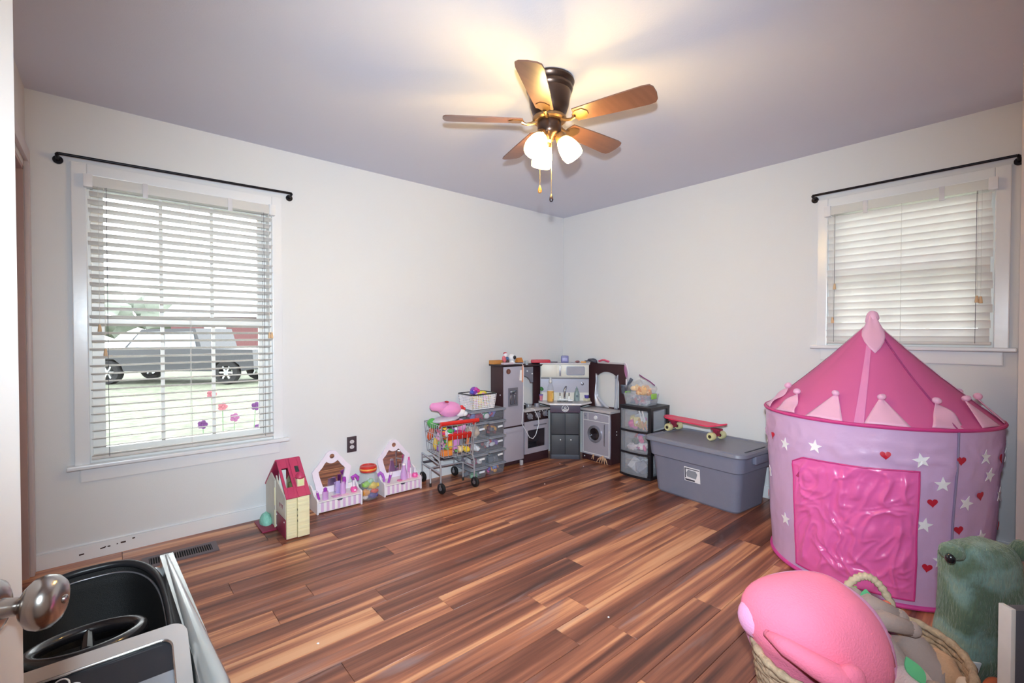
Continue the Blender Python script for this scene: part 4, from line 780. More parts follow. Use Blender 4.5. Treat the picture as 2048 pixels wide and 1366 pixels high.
toy('toy_bear', 'small pale yellow toy bear at the bottom right of the cart', (-1.58, -.345, .30), lambda b: (b.ball((0, 0, 0), .024, 8), b.ball((.016, 0, .022), .009, 6), b.ball((-.016, 0, .022), .009, 6)), mat('#e8cf9a', .6))
toy('toy_star', 'bright yellow toy near the cart bottom, right corner', (-1.525, -.345, .295), lambda b: b.ball((0, 0, 0), (.03, .02, .024), 8, namp=.01, nsc=40), mat('#e9c53a', .5))
toy('toy_pea', 'green toy disc at the bottom of the cart', (-1.575, -.30, .268), lambda b: b.ball((0, 0, .012), (.035, .028, .012), 8), mat('#7fc06a', .5))
toy('toy_ball', 'green ball under the red seat flap of the cart', (-1.665, -.345, .455), lambda b: b.ball((0, 0, 0), (.028, .024, .018), 8), mat('#45b45a', .5))
toy('toy_plate', 'hot pink toy tray in the cart, upper layer', (-1.62, -.25, .43), lambda b: b.box((0, 0, 0), (.2, .14, .02), rot=(.05, .06, 0), bev=.006), mat('#d8386a', .5))
toy('toy_bag', 'bright green toy bag at the far top corner of the cart', (-1.735, -.17, .495), lambda b: b.ball((0, 0, 0), (.045, .05, .04), 8, namp=.012, nsc=25), mat('#52ae50', .5))
toy('toy_cushion', 'flat pale grey cushion under the pink plush in the cart', (-1.64, -.20, .522), lambda b: b.ball((0, 0, 0), (.12, .085, .024), 10, rot=(0, -.1, 0)), mat('#c9c6d0', .6))
toy('toy_lime', 'lime green flat toy under the red cart handle', (-1.60, -.34, .505), lambda b: b.ball((0, 0, 0), (.07, .03, .018), 8), mat('#8fca5a', .5))
toy('toy_doll', 'pale pink soft toy hanging over the right side of the cart', (-1.525, -.25, .47), lambda b: b.ball((0, 0, 0), (.035, .05, .05), 8, namp=.01, nsc=25), mat('#e6a2cc', .7))
jumble('cart_toys', 'mixed small toys filling the shopping cart', (-1.63, -.22, .268), (.21, .27, .19), ['#d8386a', '#e2823a', '#f0eef0', '#9a5fc0', '#e9c53a', '#3d3a55', '#e6a2cc', '#5fae60'], 70, 88, 0, .03)
c = thing('pink_plush', 'pink plush toy with a long snout on the shopping cart', 'plush', (-1.625, -.205, .545))
PK = mat('#e995c8', .8, sheen=.5, bump=.15, bs=200)
b = B(); b.ball((.02, 0, .055), (.095, .075, .062), 14, fn=lambda d: (d.x, d.y * (1 - .0 * d.x), d.z)); b.tube([(-.02, 0, .07), (-.08, 0, .082), (-.135, 0, .088), (-.15, 0, .09)], [.055, .036, .03, .014], 14); b.done('body', PK, c, smooth=180)
b = B(); b.ball((-.02, -.028, .122), (.02, .012, .008), 8, rot=(0, .15, 0)); b.done('red_patch', mat('#a51f2c', .6), c)
c = thing('white_plush', 'small white plush with a red bow beside the pink plush', 'plush', (-1.51, -.20, .535)); b = B(); b.ball((0, 0, .03), (.05, .04, .036), 10, namp=.006, nsc=30); b.ball((.035, -.01, .018), (.03, .026, .022), 8); b.ball((-.015, 0, .065), (.014, .012, .03), 8, rot=(0, .4, 0)); b.done('body', mat('#f2edf0', .85, sheen=.4), c); b = B(); b.ball((.012, -.012, .07), (.018, .012, .022), 8, rot=(0, -.6, 0)); b.ball((.034, -.008, .058), (.014, .012, .014), 8); b.done('bow', mat('#cc2f38', .6), c)

# the loaded cart stands turned a little to the wall
Rc = Matrix.Translation((-1.597, -.22, 0)) @ Matrix.Rotation(rad(-7), 4, 'Z') @ Matrix.Translation((1.625, .22, 0))
for o in list(COL.objects):
    if o.parent is None and (o.name.split('.')[0] in ('shopping_cart', 'cart_toys', 'pink_plush', 'white_plush') or (o.name.startswith('toy_') and 'cart' in o.get('label', '') and 'vanity' not in o.get('label', ''))):
        if abs(o.location.x + 1.625) < .3 and abs(o.location.y + .22) < .3: o.location = Rc @ o.location; o.rotation_euler.z += rad(-7)

# ---------------------------------------------------------------- toy vanities and their accessories
VW = mat('#eee7ee', .35, var=.02)
STR = bpy.data.materials.new('striped_drawer'); STR.use_nodes = True
N = STR.node_tree.nodes; L = STR.node_tree.links; p = N['Principled BSDF']; tc = N.new('ShaderNodeTexCoord'); sx = N.new('ShaderNodeSeparateXYZ'); L.new(tc.outputs['Object'], sx.inputs[0])
mm = N.new('ShaderNodeMath'); mm.operation = 'MULTIPLY'; mm.inputs[1].default_value = 27; L.new(sx.outputs[0], mm.inputs[0]); fr_ = N.new('ShaderNodeMath'); fr_.operation = 'FRACT'; L.new(mm.outputs[0], fr_.inputs[0]); gt = N.new('ShaderNodeMath'); gt.operation = 'GREATER_THAN'; gt.inputs[1].default_value = .5; L.new(fr_.outputs[0], gt.inputs[0])
mx = N.new('ShaderNodeMix'); mx.data_type = 'RGBA'; mx.inputs[6].default_value = (*lin('#efe9ee'), 1); mx.inputs[7].default_value = (*lin('#dcb9dd'), 1); L.new(gt.outputs[0], mx.inputs[0]); L.new(mx.outputs[2], p.inputs['Base Color']); p.inputs['Roughness'].default_value = .4
MIR = mat('#e6e4e4', .02, 1, var=0)
def half(pts): return pts + [(-x, z) for x, z in pts[::-1]]
OUT = [(0.0, .378), (.022, .374), (.040, .358), (.058, .332), (.078, .312), (.100, .282), (.120, .262), (.138, .244), (.132, .205), (.122, .165), (.113, .125), (.105, .085), (.0, .085)]
INN = [(0.0, .287), (.016, .289), (.030, .296), (.040, .303), (.052, .290), (.066, .268), (.082, .252), (.094, .240), (.088, .205), (.078, .172), (.071, .148), (.064, .128), (.0, .128)]
def dedup(h): return h[:-1] + [(-x, z) for x, z in h[::-1]][:-1] if False else h + [(-x, z) for x, z in h[-2:0:-1]]
def vanity(label, x0, y0, w_=.312, d_=.172):
    c = thing('toy_vanity', label, 'vanity', (x0 + w_ / 2, y0, 0))
    sideprof = [(0, 0), (d_, 0), (d_, .165), (d_ * .80, .16), (d_ * .62, .145), (d_ * .45, .118), (d_ * .3, .105), (.012, .100), (0, .090)]
    for s in (-1, 1): b = B(); b.prism(sideprof, -.005, .005, T((s * (w_ / 2 - .005), 0, 0), (pi / 2, 0, pi / 2))); b.done('side_panel', VW, c, smooth=20)
    b = B(); b.bx(-w_ / 2 + .01, w_ / 2 - .01, .004, d_, .076, .083); b.bx(-w_ / 2 + .01, w_ / 2 - .01, d_ - .01, d_, .006, .12); b.bx(-w_ / 2 + .01, w_ / 2 - .01, .012, d_, .006, .012); b.done('table_top', mat('#efe6e6', .4), c, smooth=0)
    b = B(); b.prism([(-w_ / 2 + .012, .012), (w_ / 2 - .012, .012), (w_ / 2 - .012, .073), (.022, .073), (.012, .062), (-.012, .062), (-.022, .073), (-w_ / 2 + .012, .073)], 0, .008, T((0, .012, 0), (pi / 2, 0, 0))); dw = b.done('drawer', STR, c, smooth=0)
    b = B(); b.prism([(-.022, .0735), (.022, .0735), (.012, .062), (-.012, .062)], 0, .003, T((0, .014, 0), (pi / 2, 0, 0))); b.done('drawer_pull', mat('#4b4558', .5), dw, smooth=0)
    Mv = T((0, d_ - .012, 0), (pi / 2 - .035, 0, 0)); n = 24
    b = B(); b.ring(dedup(OUT), dedup(INN), 0, .012, Mv); b.done('mirror_frame', mat('#efe3f0', .4), c, smooth=20)
    b = B(); b.prism([(x * 1.03, (z - .2) * 1.03 + .2) for x, z in dedup(INN)], -.002, .004, Mv); b.done('mirror', MIR, c, smooth=0)
    b = B(); b.lathe([(0, 0), (.0165, 0), (.0165, .002), (0, .002)], 24, Mv @ T((0, .338, .012))); b.done('round_mirror', MIR, c, smooth=20)
    return c
vanity('white and lilac toy vanity beside the dollhouse', -2.618, -.196)
vanity('white and lilac toy vanity between the toy jar and shopping cart', -2.128, -.174)
def lat(nm, lab, loc, parts, cat='toy', rz=0, rot=None, sy=1):
    o = thing(nm, lab, cat, loc, rz)
    if rot: o.rotation_euler = rot
    for pn, prof, m in parts: b = B(); b.lathe(prof, 16, sy=sy); b.done(pn, m, o)
    return o
LI = mat('#cfa0d6', .35); PU = mat('#a23fb0', .35); PI = mat('#ee5fa8', .35); LV = mat('#b9a4d8', .4)
def vb(x, y): return (-2.462 + x, -.196 + y, .0835)
lat('toy_lipstick', 'purple lipstick tube leaning at the left side of the first vanity', vb(-.125, .055), [('tube', [(0, 0), (.008, 0), (.008, .05), (0, .05)], PU), ('tip', [(0, .05), (.006, .05), (.006, .062), (0, .066)], mat('#e6c3e6', .4))], rot=(0, -.25, 0))
lat('toy_bottle', 'lilac bottle with purple cap at the front left of the first vanity', vb(-.092, .03), [('body', [(0, 0), (.02, 0), (.02, .055), (0, .055)], LI), ('cap', [(0, .055), (.013, .055), (.013, .075), (.005, .082), (0, .082)], PU)], 'bottle', sy=.7)
lat('toy_bottle', 'tapered lilac bottle before the mirror of the first vanity', vb(.045, .075), [('body', [(0, 0), (.021, 0), (.022, .012), (.018, .055), (.012, .08), (0, .083)], LI)], 'bottle')
c = thing('toy_comb', 'lavender comb leaning on the mirror of the first vanity', 'comb', vb(.018, .095), 0); c.rotation_euler = (-.15, .1, .2); b = B(); b.bx(-.016, .016, -.004, .004, 0, .085, bev=.002); b.done('spine', LV, c); b = B(); [b.bx(-.030, -.016, -.003, .003, .005 + .008 * k, .009 + .008 * k) for k in range(10)]; b.done('teeth', LV, c)
lat('toy_brush', 'dark purple brush standing behind the lilac bottle on the first vanity', vb(.07, .115), [('body', [(0, 0), (.011, 0), (.011, .06), (.014, .07), (.012, .10), (0, .105)], PU)])
c = lat('perfume_toy', 'pink perfume toy with white pump and purple bulb on the first vanity', vb(.118, .06), [('body', [(0, 0), (.018, 0), (.024, .016), (.02, .032), (.008, .038), (0, .038)], PI), ('neck', [(0, .038), (.009, .038), (.008, .06), (.007, .085), (0, .086)], mat('#f0e6f0', .4))]); b = B(); b.tube([(0, 0, .085), (-.012, 0, .105), (.012, 0, .112), (.03, 0, .095), (.03, 0, .075)], [.008, .013, .014, .012, .008], 10); b.done('bulb', mat('#b04cc0', .4), c); b = B(); b.lathe([(0, 0), (.007, 0), (.006, .003), (0, .003)], 12, T((.0, -.0225, .016), (pi / 2, 0, 0))); b.done('button', mat('#f2e6ee', .4), c)
o = toy('toy_card', 'flat pink and lilac card lying on the first vanity top', vb(-.01, .045), lambda b: b.box((0, 0, .002), (.06, .042, .004), rot=(0, 0, .1), bev=.001), mat('#d99ac8', .5), 'card')
o = toy('toy_paper', 'pale pink sheet under the card on the first vanity', vb(.035, .035), lambda b: b.box((0, 0, .0005), (.075, .045, .001), rot=(0, 0, -.1)), mat('#f0cdd8', .5), 'card')
def vb2(x, y): return (-1.972 + x, -.174 + y, .0835)
c = thing('toy_hand_mirror', 'purple curved toy at the left of the second vanity', 'toy', vb2(-.122, .10)); b = B(); b.tube([(.012, 0, .002), (.008, 0, .03), (-.004, 0, .06), (-.02, 0, .075), (-.032, 0, .068), (-.034, 0, .05)], [.009, .010, .011, .011, .010, .008], 10); b.done('arc', mat('#b868cc', .35), c)
lat('toy_brush', 'magenta brush with white tip leaning on the second vanity', vb2(-.10, .05), [('handle', [(0, 0), (.008, 0), (.010, .06), (0, .06)], PU), ('tip', [(0, .06), (.010, .06), (.012, .08), (0, .086)], mat('#f2dfee', .4))], rot=(-.1, .35, 0))
lat('toy_bottle', 'big lilac bottle with white top before the second vanity mirror', vb2(.035, .06), [('body', [(0, 0), (.027, 0), (.028, .02), (.025, .05), (.014, .09), (.013, .11), (0, .11)], LI), ('cap', [(0, .11), (.015, .11), (.013, .122), (0, .125)], mat('#f2e6f2', .4))], 'bottle')
lat('toy_bottle', 'slim pale pink bottle beside the big lilac one', vb2(.075, .07), [('body', [(0, 0), (.011, 0), (.011, .045), (0, .046)], mat('#e3b7dc', .4))], 'bottle')
lat('toy_lipstick', 'pink lipstick standing at the right rear of the second vanity', vb2(.108, .115), [('tube', [(0, 0), (.012, 0), (.013, .09), (.011, .125), (0, .125)], mat('#e08fcb', .35)), ('tip', [(0, .125), (.008, .125), (.007, .148), (0, .15)], PI)])
lat('perfume_toy', 'round pink perfume toy with white tip on the second vanity', vb2(.128, .055), [('body', [(0, 0), (.018, 0), (.024, .015), (.019, .03), (.008, .036), (0, .036)], PI), ('neck', [(0, .036), (.008, .036), (.006, .072), (0, .074)], mat('#f4eaf2', .4))])
lat('toy_polish', 'white nail polish bottle toy near the lipstick on the second vanity', vb2(.098, .07), [('body', [(0, 0), (.010, 0), (.010, .03), (0, .03)], mat('#f0b8d8', .4)), ('cap', [(0, .03), (.006, .03), (.005, .075), (0, .076)], mat('#f4eef4', .4))])
toy('toy_compact', 'small flat pink compact lying on the second vanity', vb2(-.01, .045), lambda b: b.lathe([(0, 0), (.02, 0), (.02, .006), (0, .007)], 16), mat('#e87aa8', .45))
toy('toy_paper', 'pale pink sheet lying at the front of the second vanity', vb2(.02, .03), lambda b: b.box((0, 0, .0005), (.10, .04, .001)), mat('#f2d3d3', .5), 'card')

# ---------------------------------------------------------------- jar of toys
c = thing('toy_jar', 'clear plastic jar with a red screw lid between the two vanities', 'jar', (-2.222, -.105, 0))
b = B(); b.lathe([(0, .002), (.066, .002), (.072, .012), (.074, .06), (.074, .15), (.066, .178), (.054, .19), (.052, .205), (.050, .205), (.052, .188), (.063, .176), (.0715, .148), (.0715, .06), (.069, .012), (0, .005)], 32); b.done('jar_body', mat('#d6dde2', .06, tr=.9, coat=.5), c)
b = B(); b.lathe([(.0, .200), (.056, .200), (.060, .204), (.060, .236), (.054, .243), (.044, .243), (.042, .238), (0, .238)], 32); b.done('lid', mat('#c92f28', .35), c); b = B(); b.lathe([(.0605, .213), (.0625, .216), (.0625, .223), (.0605, .226)], 32); b.done('lid_band', mat('#f0a050', .35), c)
for (x, y, z, r_, hx, lab) in ((-.03, -.035, .115, (.03, .022, .022), '#8cc63f', 'lime green toy high in the jar, left'), (.025, -.03, .095, (.036, .024, .026), '#e8c53c', 'yellow toy in the middle right of the jar'), (-.035, -.035, .055, (.022, .018, .03), '#e0922e', 'orange toy at the left of the jar'), (.03, -.035, .055, (.026, .02, .018), '#d8442e', 'red orange toy at the right of the jar'), (.015, -.04, .026, (.034, .022, .022), '#3f2f8a', 'dark violet toy at the bottom of the jar'), (-.035, -.032, .022, (.022, .02, .016), '#d9c7c4', 'pale toy at the bottom left of the jar'), (-.02, .02, .09, (.035, .03, .03), '#5a5f66', 'dark grey toy at the back of the jar'), (.0, -.035, .135, (.022, .02, .018), '#9fd0b0', 'pale green toy on top inside the jar')):
    toy('jar_toy', lab, (-2.222 + x, -.105 + y, z), lambda b: (b.ball((0, 0, 0), r_, 10, rot=(0, .4 * (1 if x > 0 else -1), .2)), b.cyl((-r_[0] * 1.05, 0, 0), (r_[0] * 1.05, 0, 0), r_[2] * .62, n=12)), mat(hx, .35, coat=.3))

# ---------------------------------------------------------------- dollhouse
c = thing('dollhouse', 'cream folding dollhouse with raspberry roof by the left wall', 'dollhouse', (-2.82, -.24, 0))
CW = mat('#e3dab4', .5, var=.04); CG = mat('#d5d0c4', .5); RS = mat('#b8365e', .45); MR = mat('#8e2446', .45)
def dk(name, m, boxes, bev=.001, parent=None, extra=None):
    b = B()
    for q in boxes: b.bx(*q, bev=bev)
    if extra: extra(b)
    return b.done(name, m, parent or c, True, smooth=25)
dk('base', MR, [(-2.882, -2.752, -.462, -.02, 0, .012)])
fwl = dk('front_wall', CW, [(-2.882, -2.824, -.472, -.456, .006, .246)]); dk('front_wall', CW, [(-2.822, -2.755, -.480, -.456, .006, .246)])
for z in [.02 + .0165 * k for k in range(14)]: dk('siding_board', CW, [(-2.880, -2.826, -.4745, -.472, z, z + .014)], .0006)
for z in (.035, .055, .09, .15, .19, .215): dk('siding_board', CW, [(-2.820, -2.757, -.4835, -.480, z, z + .016)], .0008)
dk('hinge', mat('#4a3f38', .5), [(-2.8245, -2.8215, -.481, -.478, z, z + .012) for z in (.10, .13, .165)], 0)
dk('side_wall', CG, [(-2.884, -2.878, -.456, -.255, .118, .20)], .0005, extra=lambda b: b.prism([(-.456, .20), (-.255, .20), (-.255, .335), (-.262, .335), (-.30, .30), (-.456, .245)], -2.884, -2.878, Matrix(((0, 0, 1, 0), (1, 0, 0, 0), (0, 1, 0, 0), (0, 0, 0, 1)))))
dr = dk('garage_door', MR, [(-2.885, -2.879, -.452, -.262, .012, .115)])
for yy, z in ((-.435, .098), (-.275, .10), (-.27, .03)): dk('rivet', WH, [(-2.887, -2.884, yy - .004, yy + .004, z - .004, z + .004)], parent=dr)
for k in range(3): b = B(); b.prism([(-.405 + k * .028, .19), (-.39 + k * .028, .19), (-.3975 + k * .028, .165)], -2.8855, -2.883, Matrix(((0, 0, 1, 0), (1, 0, 0, 0), (0, 1, 0, 0), (0, 0, 0, 1)))); b.done('vent_slot', MR, c, True, smooth=0)
YZ = Matrix(((0, 0, 1, 0), (1, 0, 0, 0), (0, 1, 0, 0), (0, 0, 0, 1)))
b = B(); b.prism([(-.245, .012), (-.028, .012), (-.028, .235), (-.135, .335), (-.245, .30)], -2.888, -2.880, YZ); b.done('rear_side_wall', CG, c, True, smooth=0)
dk('corner_post', CW, [(-2.892, -2.886, -.252, -.244, .012, .12), (-2.892, -2.886, -.252, -.244, .15, .26)])
b = B(); b.prism([(-.456, .012), (-.028, .012), (-.028, .24), (-.27, .40), (-.456, .245)], -2.762, -2.756, YZ); b.done('far_side_wall', CW, c, True, smooth=0)
dk('back_wall', CG, [(-2.878, -2.764, -.034, -.028, .012, .235)])
sl_ = math.atan2(.425 - .243, -.27 + .482); Ls = math.hypot(.182, .212)
Mr = T((-2.818, -.482, .243), (sl_, 0, 0))         # local x along the ridge, y up the slope
def roof(name, boxes, m=RS):
    b = B()
    for q in boxes: b2 = B(); b2.bx(*q, bev=.001); b.join(b2.bm, Mr)
    return b.done(name, m, c, True, smooth=25)
roof('front_roof', [(-.068, -.052, 0, Ls, 0, .007), (-.016, .004, 0, Ls, 0, .007), (-.052, -.016, 0, .075, 0, .007), (-.052, -.016, .215, Ls, 0, .007)])
roof('front_roof', [(.002, .068, 0, Ls, .003, .010)])
roof('roof_rib', [(-.0015, .0035, 0, Ls, .010, .013), (.045, .047, 0, Ls, .010, .0115)])
roof('dark_arch_window', [(.020, .042, .17, .215, .0095, .0115)], mat('#2a2f33', .2))
b = B(); b.prism([(-.27, .425), (-.262, .432), (-.012, .232), (-.018, .224)], -2.89, -2.75, YZ); b.done('back_roof', RS, c, True, smooth=0)
b = B(); b.lathe([(.0, .038), (.012, .030), (.026, .014), (.029, .004), (.022, -.006), (.0, -.006)], 20, T((-2.792, -.425, .345))); b.done('turret_roof', RS, c, True)
dk('turret', CW, [(-2.812, -2.772, -.442, -.40, .295, .342)]); dk('turret_window', mat('#d8e0a8', .3), [(-2.806, -2.778, -.4435, -.442, .302, .335)])
dk('inner_floor', CG, [(-2.878, -2.764, -.45, -.04, .12, .124)])
b = B(); b.ball((-2.915, -.135, .018), (.034, .06, .058), 12, namp=.008, nsc=60); b.done('bush', mat('#8fd0bd', .6, var=.15, vs=60, bump=.3, bs=150), c, True)
dk('garden_plate', MR, [(-2.965, -2.884, -.27, -.06, 0, .010)], .003)
toy('doll_sofa', 'orange toy sofa inside the dollhouse attic', (-2.845, -.40, .1245), lambda b: (b.bx(-.028, .03, -.035, .035, .0, .09, bev=.01), b.bx(-.028, -.01, -.035, .035, .06, .13, bev=.008)), mat('#b9502c', .6), 'toy sofa')
toy('doll_lamp', 'small yellow and black toy seen through the dollhouse skylight', (-2.815, -.33, .1245), lambda b: (b.lathe([(0, 0), (.02, 0), (.012, .1), (.02, .13), (.02, .17), (0, .18)], 14)), mat('#6b6a45', .5))
toy('doll_card', 'pale toy panel inside the dollhouse roof', (-2.85, -.27, .1245), lambda b: b.bx(-.02, .02, -.004, .004, 0, .24, bev=.002), mat('#dfe3df', .5))

# ---------------------------------------------------------------- three drawer cart by the right wall
c = thing('drawer_cart', 'black framed cart with three clear drawers beside the grey tote', 'drawer cart', (-.172, -1.106, 0), -pi / 2)
FR = mat('#1b1a1f', .4); CLR = mat('#ccd0da', .2, tr=.82, coat=.3, var=.04)
dw_, dd_ = .30, .30
def bow(x, y0): return y0 - .022 * (1 - (x / (dw_ / 2)) ** 2)
def bowpanel(b, x0, x1, yf, yb, z0, z1, n=12):
    xs = [x0 + (x1 - x0) * i / n for i in range(n + 1)]; b.prism([(x, bow(x, yf)) for x in xs] + [(x1, yb), (x0, yb)], z0, z1)
b = B(); bowpanel(b, -.152, .152, -.14, .15, .575, .60); b.done('top', FR, c, smooth=25)
b = B(); bowpanel(b, -.152, .152, -.14, .15, .0, .022); b.done('base', FR, c, smooth=25)
for z in (.205, .392): b = B(); bowpanel(b, -.150, .150, -.142, -.11, z - .008, z + .008); b.bx(-.15, -.132, -.11, .15, z - .006, z + .006); b.bx(.132, .15, -.11, .15, z - .006, z + .006); b.done('rail', FR, c, smooth=25)
for x in (-.152, .124):
    for y0, y1 in ((-.138, -.098), (.112, .15)): b = B(); b.bx(x, x + .028, y0, y1, .022, .575, bev=.003); b.done('post', FR, c)
for i, (z0, z1) in enumerate(((.024, .195), (.215, .382), (.402, .573))):
    b = B(); xs = [-.128 + .256 * i_ / 12 for i_ in range(13)]
    b.prism([(x, bow(x, -.150)) for x in xs] + [(x, bow(x, -.146)) for x in xs[::-1]], z0, z1); b.bx(-.122, -.119, -.145, .13, z0 + .01, z1 - .02); b.bx(.119, .122, -.145, .13, z0 + .01, z1 - .02); b.bx(-.119, .119, -.145, .13, z0 + .006, z0 + .009); b.bx(-.119, .119, .127, .13, z0 + .01, z1 - .02); dq = b.done('drawer', CLR, c, smooth=25)
    b = B(); b.prism([(x, bow(x, -.158)) for x in xs[2:11]] + [(x, bow(x, -.150)) for x in xs[2:11][::-1]], z1 - .045, z1 - .035); b.done('pull', CLR, dq, smooth=25)
b = B(); b.bx(.137, .139, -.098, .112, .024, .57); b.done('side_panel', CLR, c, smooth=0); b = B(); b.bx(-.139, -.137, -.098, .112, .024, .57); b.done('side_panel', CLR, c, smooth=0)
def dloc(x, y, z): return (-.172 + y, -1.106 - x, z)
jumble('drawer_contents', 'pink, white and violet toys inside the middle drawer', dloc(0, -.045, .226), (.21, .19, .13), ['#e85fa0', '#d84a94', '#8f7fc0', '#f2eef0', '#4d5f55', '#c8453f', '#e8d9e0'], 46, 5, -pi / 2, .03)
jumble('drawer_contents', 'pale paper and cloth inside the bottom drawer', dloc(0, -.045, .035), (.21, .19, .09), ['#d9d9e2', '#c5c7d2', '#e8e8ee', '#8f90a2'], 16, 6, -pi / 2, .05)
jumble('drawer_contents', 'yellow and pink craft things inside the top drawer', dloc(-.03, -.045, .412), (.17, .18, .10), ['#e3cf86', '#d8a85a', '#d94a9c', '#e070b0', '#f0eef2'], 20, 9, -pi / 2, .036)
for k, (x, lab) in enumerate(((.055, 'white and orange paintbrush leaning in the top drawer, left one'), (.085, 'white and orange paintbrush leaning in the top drawer, right one'))):
    q = thing('paintbrush', lab, 'paintbrush', dloc(x + .03, -.138, .412)); b = B(); b.cyl((0, .0, 0), (0, .018, .07), .005, .005, 8); b.done('tip', mat('#d88a5a', .5), q); b = B(); b.cyl((0, .018, .07), (0, .045, .155), .0055, .006, 8); b.done('handle', mat('#f0eef0', .4), q)

# clear box and zip bag on the drawer cart
c = thing('clear_box', 'clear plastic box with green clips on the drawer cart', 'box', (-.172, -1.075, .60), -pi / 2)
b = B(); b.ring([(x * .125, y * .10) for x, y in rr(1, 1, .2, 4)], [(x * .122, y * .097) for x, y in rr(1, 1, .2, 4)], .002, .095); b.prism([(x * .123, y * .098) for x, y in rr(1, 1, .2, 4)], 0, .003)
for v_ in b.bm.verts: f_ = .86 + 1.4 * v_.co.z; v_.co.x *= f_; v_.co.y *= f_
b.done('box_body', mat('#cfd2da', .1, tr=.7, coat=.4), c, smooth=30)
for s in (-1, 1): b = B(); b.box((s * .131, -.01, .082), (.012, .07, .045), bev=.004); b.done('clip', mat('#8cc04a', .4), c)
jumble('clear_box_toys', 'small violet, white and pink toys in the clear box', (-.172, -1.075, .604), (.19, .15, .075), ['#6f6fa8', '#d9dbe2', '#c8506a', '#8f93b0', '#5a5a78', '#c6a0b8'], 60, 12, -pi / 2, .02)
R = random.Random(3)
jumble('orange_toys', 'orange toy pieces showing through the zip bag', (-.172, -1.075, .678), (.18, .12, .085), ['#e8a24a', '#efb565', '#e39034', '#f2c888'], 34, 15, -pi / 2, .026)
c = thing('zip_bag', 'crumpled clear zip bag with a purple seal on the clear box', 'bag', (-.172, -1.075, .68), -pi / 2)
b = B(); b.ball((0, 0, .045), (.125, .09, .085), 18, namp=.035, nsc=18); b.surf(lambda u, v: (.0 + .135 * u + .0 * v + .012 * sin(v * 8), -.035 + .03 * sin(u * 6 + v * 3), .09 + .085 * v - .085 * u * v - .03 * u * (1 - v)), 12, 10); b.done('plastic_film', mat('#dfe2ea', .08, tr=.8, coat=.6, bump=.6, bs=40), c, smooth=60)
b = B(); b.tube([(.0, -.03, .178), (.05, -.036, .154), (.10, -.03, .13), (.15, -.03, .098)], .0045, 8); b.done('zip_seal', mat('#7a2a6e', .4), c)

# ---------------------------------------------------------------- grey tote with skateboard
c = thing('storage_tote', 'large grey plastic tote with lid and a paper label', 'storage tote', (-.292, -1.728, 0), rad(-95.2))
TG = mat('#7c7f92', .42, var=.05, bump=.12, bs=260); TG2 = mat('#7b7d8c', .4, var=.05, bump=.12, bs=260)
def rrs(w_, h_, r, n=6): return rr(w_, h_, r, n)
secs = [(.318, .180, .050, 0), (.326, .188, .055, .012), (.350, .212, .06, .268), (.352, .214, .06, .276), (.364, .226, .062, .284), (.374, .236, .064, .385), (.384, .246, .066, .388), (.384, .246, .066, .395)]
b = B(); vs = []; fs = []; m = None
for w1, h1, r1, z in secs:
    p_ = [(x, y, z) for x, y in rrs(w1, h1, r1)]; m = len(p_); vs += p_
fs = [tuple(range(m))[::-1], tuple((len(secs) - 1) * m + k for k in range(m))] + [(i * m + k, i * m + (k + 1) % m, (i + 1) * m + (k + 1) % m, (i + 1) * m + k) for i in range(len(secs) - 1) for k in range(m)]
b.add(vs, fs); b.done('tote_body', TG, c, smooth=28)
b = B(); vs = []; secs = [(.386, .248, .068, .395), (.398, .260, .072, .392), (.400, .262, .072, .398), (.396, .258, .07, .416), (.384, .246, .066, .424), (.36, .222, .06, .424), (.352, .214, .06, .418), (.33, .19, .05, .420)]
for w1, h1, r1, z in secs: vs += [(x, y, z) for x, y in rrs(w1, h1, r1)]
fs = [tuple((len(secs) - 1) * m + k for k in range(m))] + [(i * m + k, i * m + (k + 1) % m, (i + 1) * m + (k + 1) % m, (i + 1) * m + k) for i in range(len(secs) - 1) for k in range(m)] + [tuple(range(m))[::-1]]
b.add(vs, fs); b.done('tote_lid', TG2, c, smooth=28)
b = B(); b.bx(-.372, -.362, -.03, .17, .424, .429, bev=.002); b.done('lid_groove', mat('#4e4f58', .5), c); b = B(); b.bx(.362, .372, -.17, .10, .424, .429, bev=.002); b.done('lid_groove', mat('#4e4f58', .5), c)
for s in (-1, 1): b = B(); b.bx(s * .372, s * .40, -.085, .085, .335, .392, bev=.008); b.done('side_handle', TG, c)
def tf(x, z): return T((x, -.198 - (z - .10) * .094, z), (pi / 2 + .094, 0, 0))
b = B(); b.prism([(-.062, -.052), (.062, -.052), (.062, .052), (-.062, .052)], 0, .0012, tf(.005, .195)); ls = b.done('paper_label', mat('#e9e6ea', .5), c, smooth=0)
b = B(); b.prism([(-.04, -.02), (.03, -.026), (.042, .012), (.03, .03), (-.03, .032), (-.046, .008)], .0012, .0018, tf(.005, .195)); b.done('printed_tote', mat('#8b8f9a', .5), ls, smooth=0)
b = B(); b.prism([(-.056, -.048), (.02, -.048), (.02, -.036), (-.056, -.036)], .0012, .0018, tf(.005, .195)); b.prism([(-.058, .038), (.058, .038), (.058, .044), (-.058, .044)], .0012, .0018, tf(.005, .195)); b.prism([(-.058, -.03), (-.05, -.03), (-.05, .044), (-.058, .044)], .0012, .0018, tf(.005, .195)); b.done('printed_bar', mat('#3e3a48', .5), ls, smooth=0)
c = thing('skateboard', 'small pink skateboard with cream wheels on the grey tote lid', 'skateboard', (-.212, -1.575, .424), rad(-101.5))
def deck(u, v):
    x = -.285 + .57 * u; wv = .075 * (1 - abs(2 * u - 1) ** 5) ** .5 if 0 < u < 1 else .004; yy = (v - .5) * 2 * wv
    return (x, yy, .092 + .028 * max(0, (x - .17) / .115) ** 1.4 + .010 * max(0, (-x - .20) / .085) ** 1.4 + .004 * (2 * v - 1) ** 2)
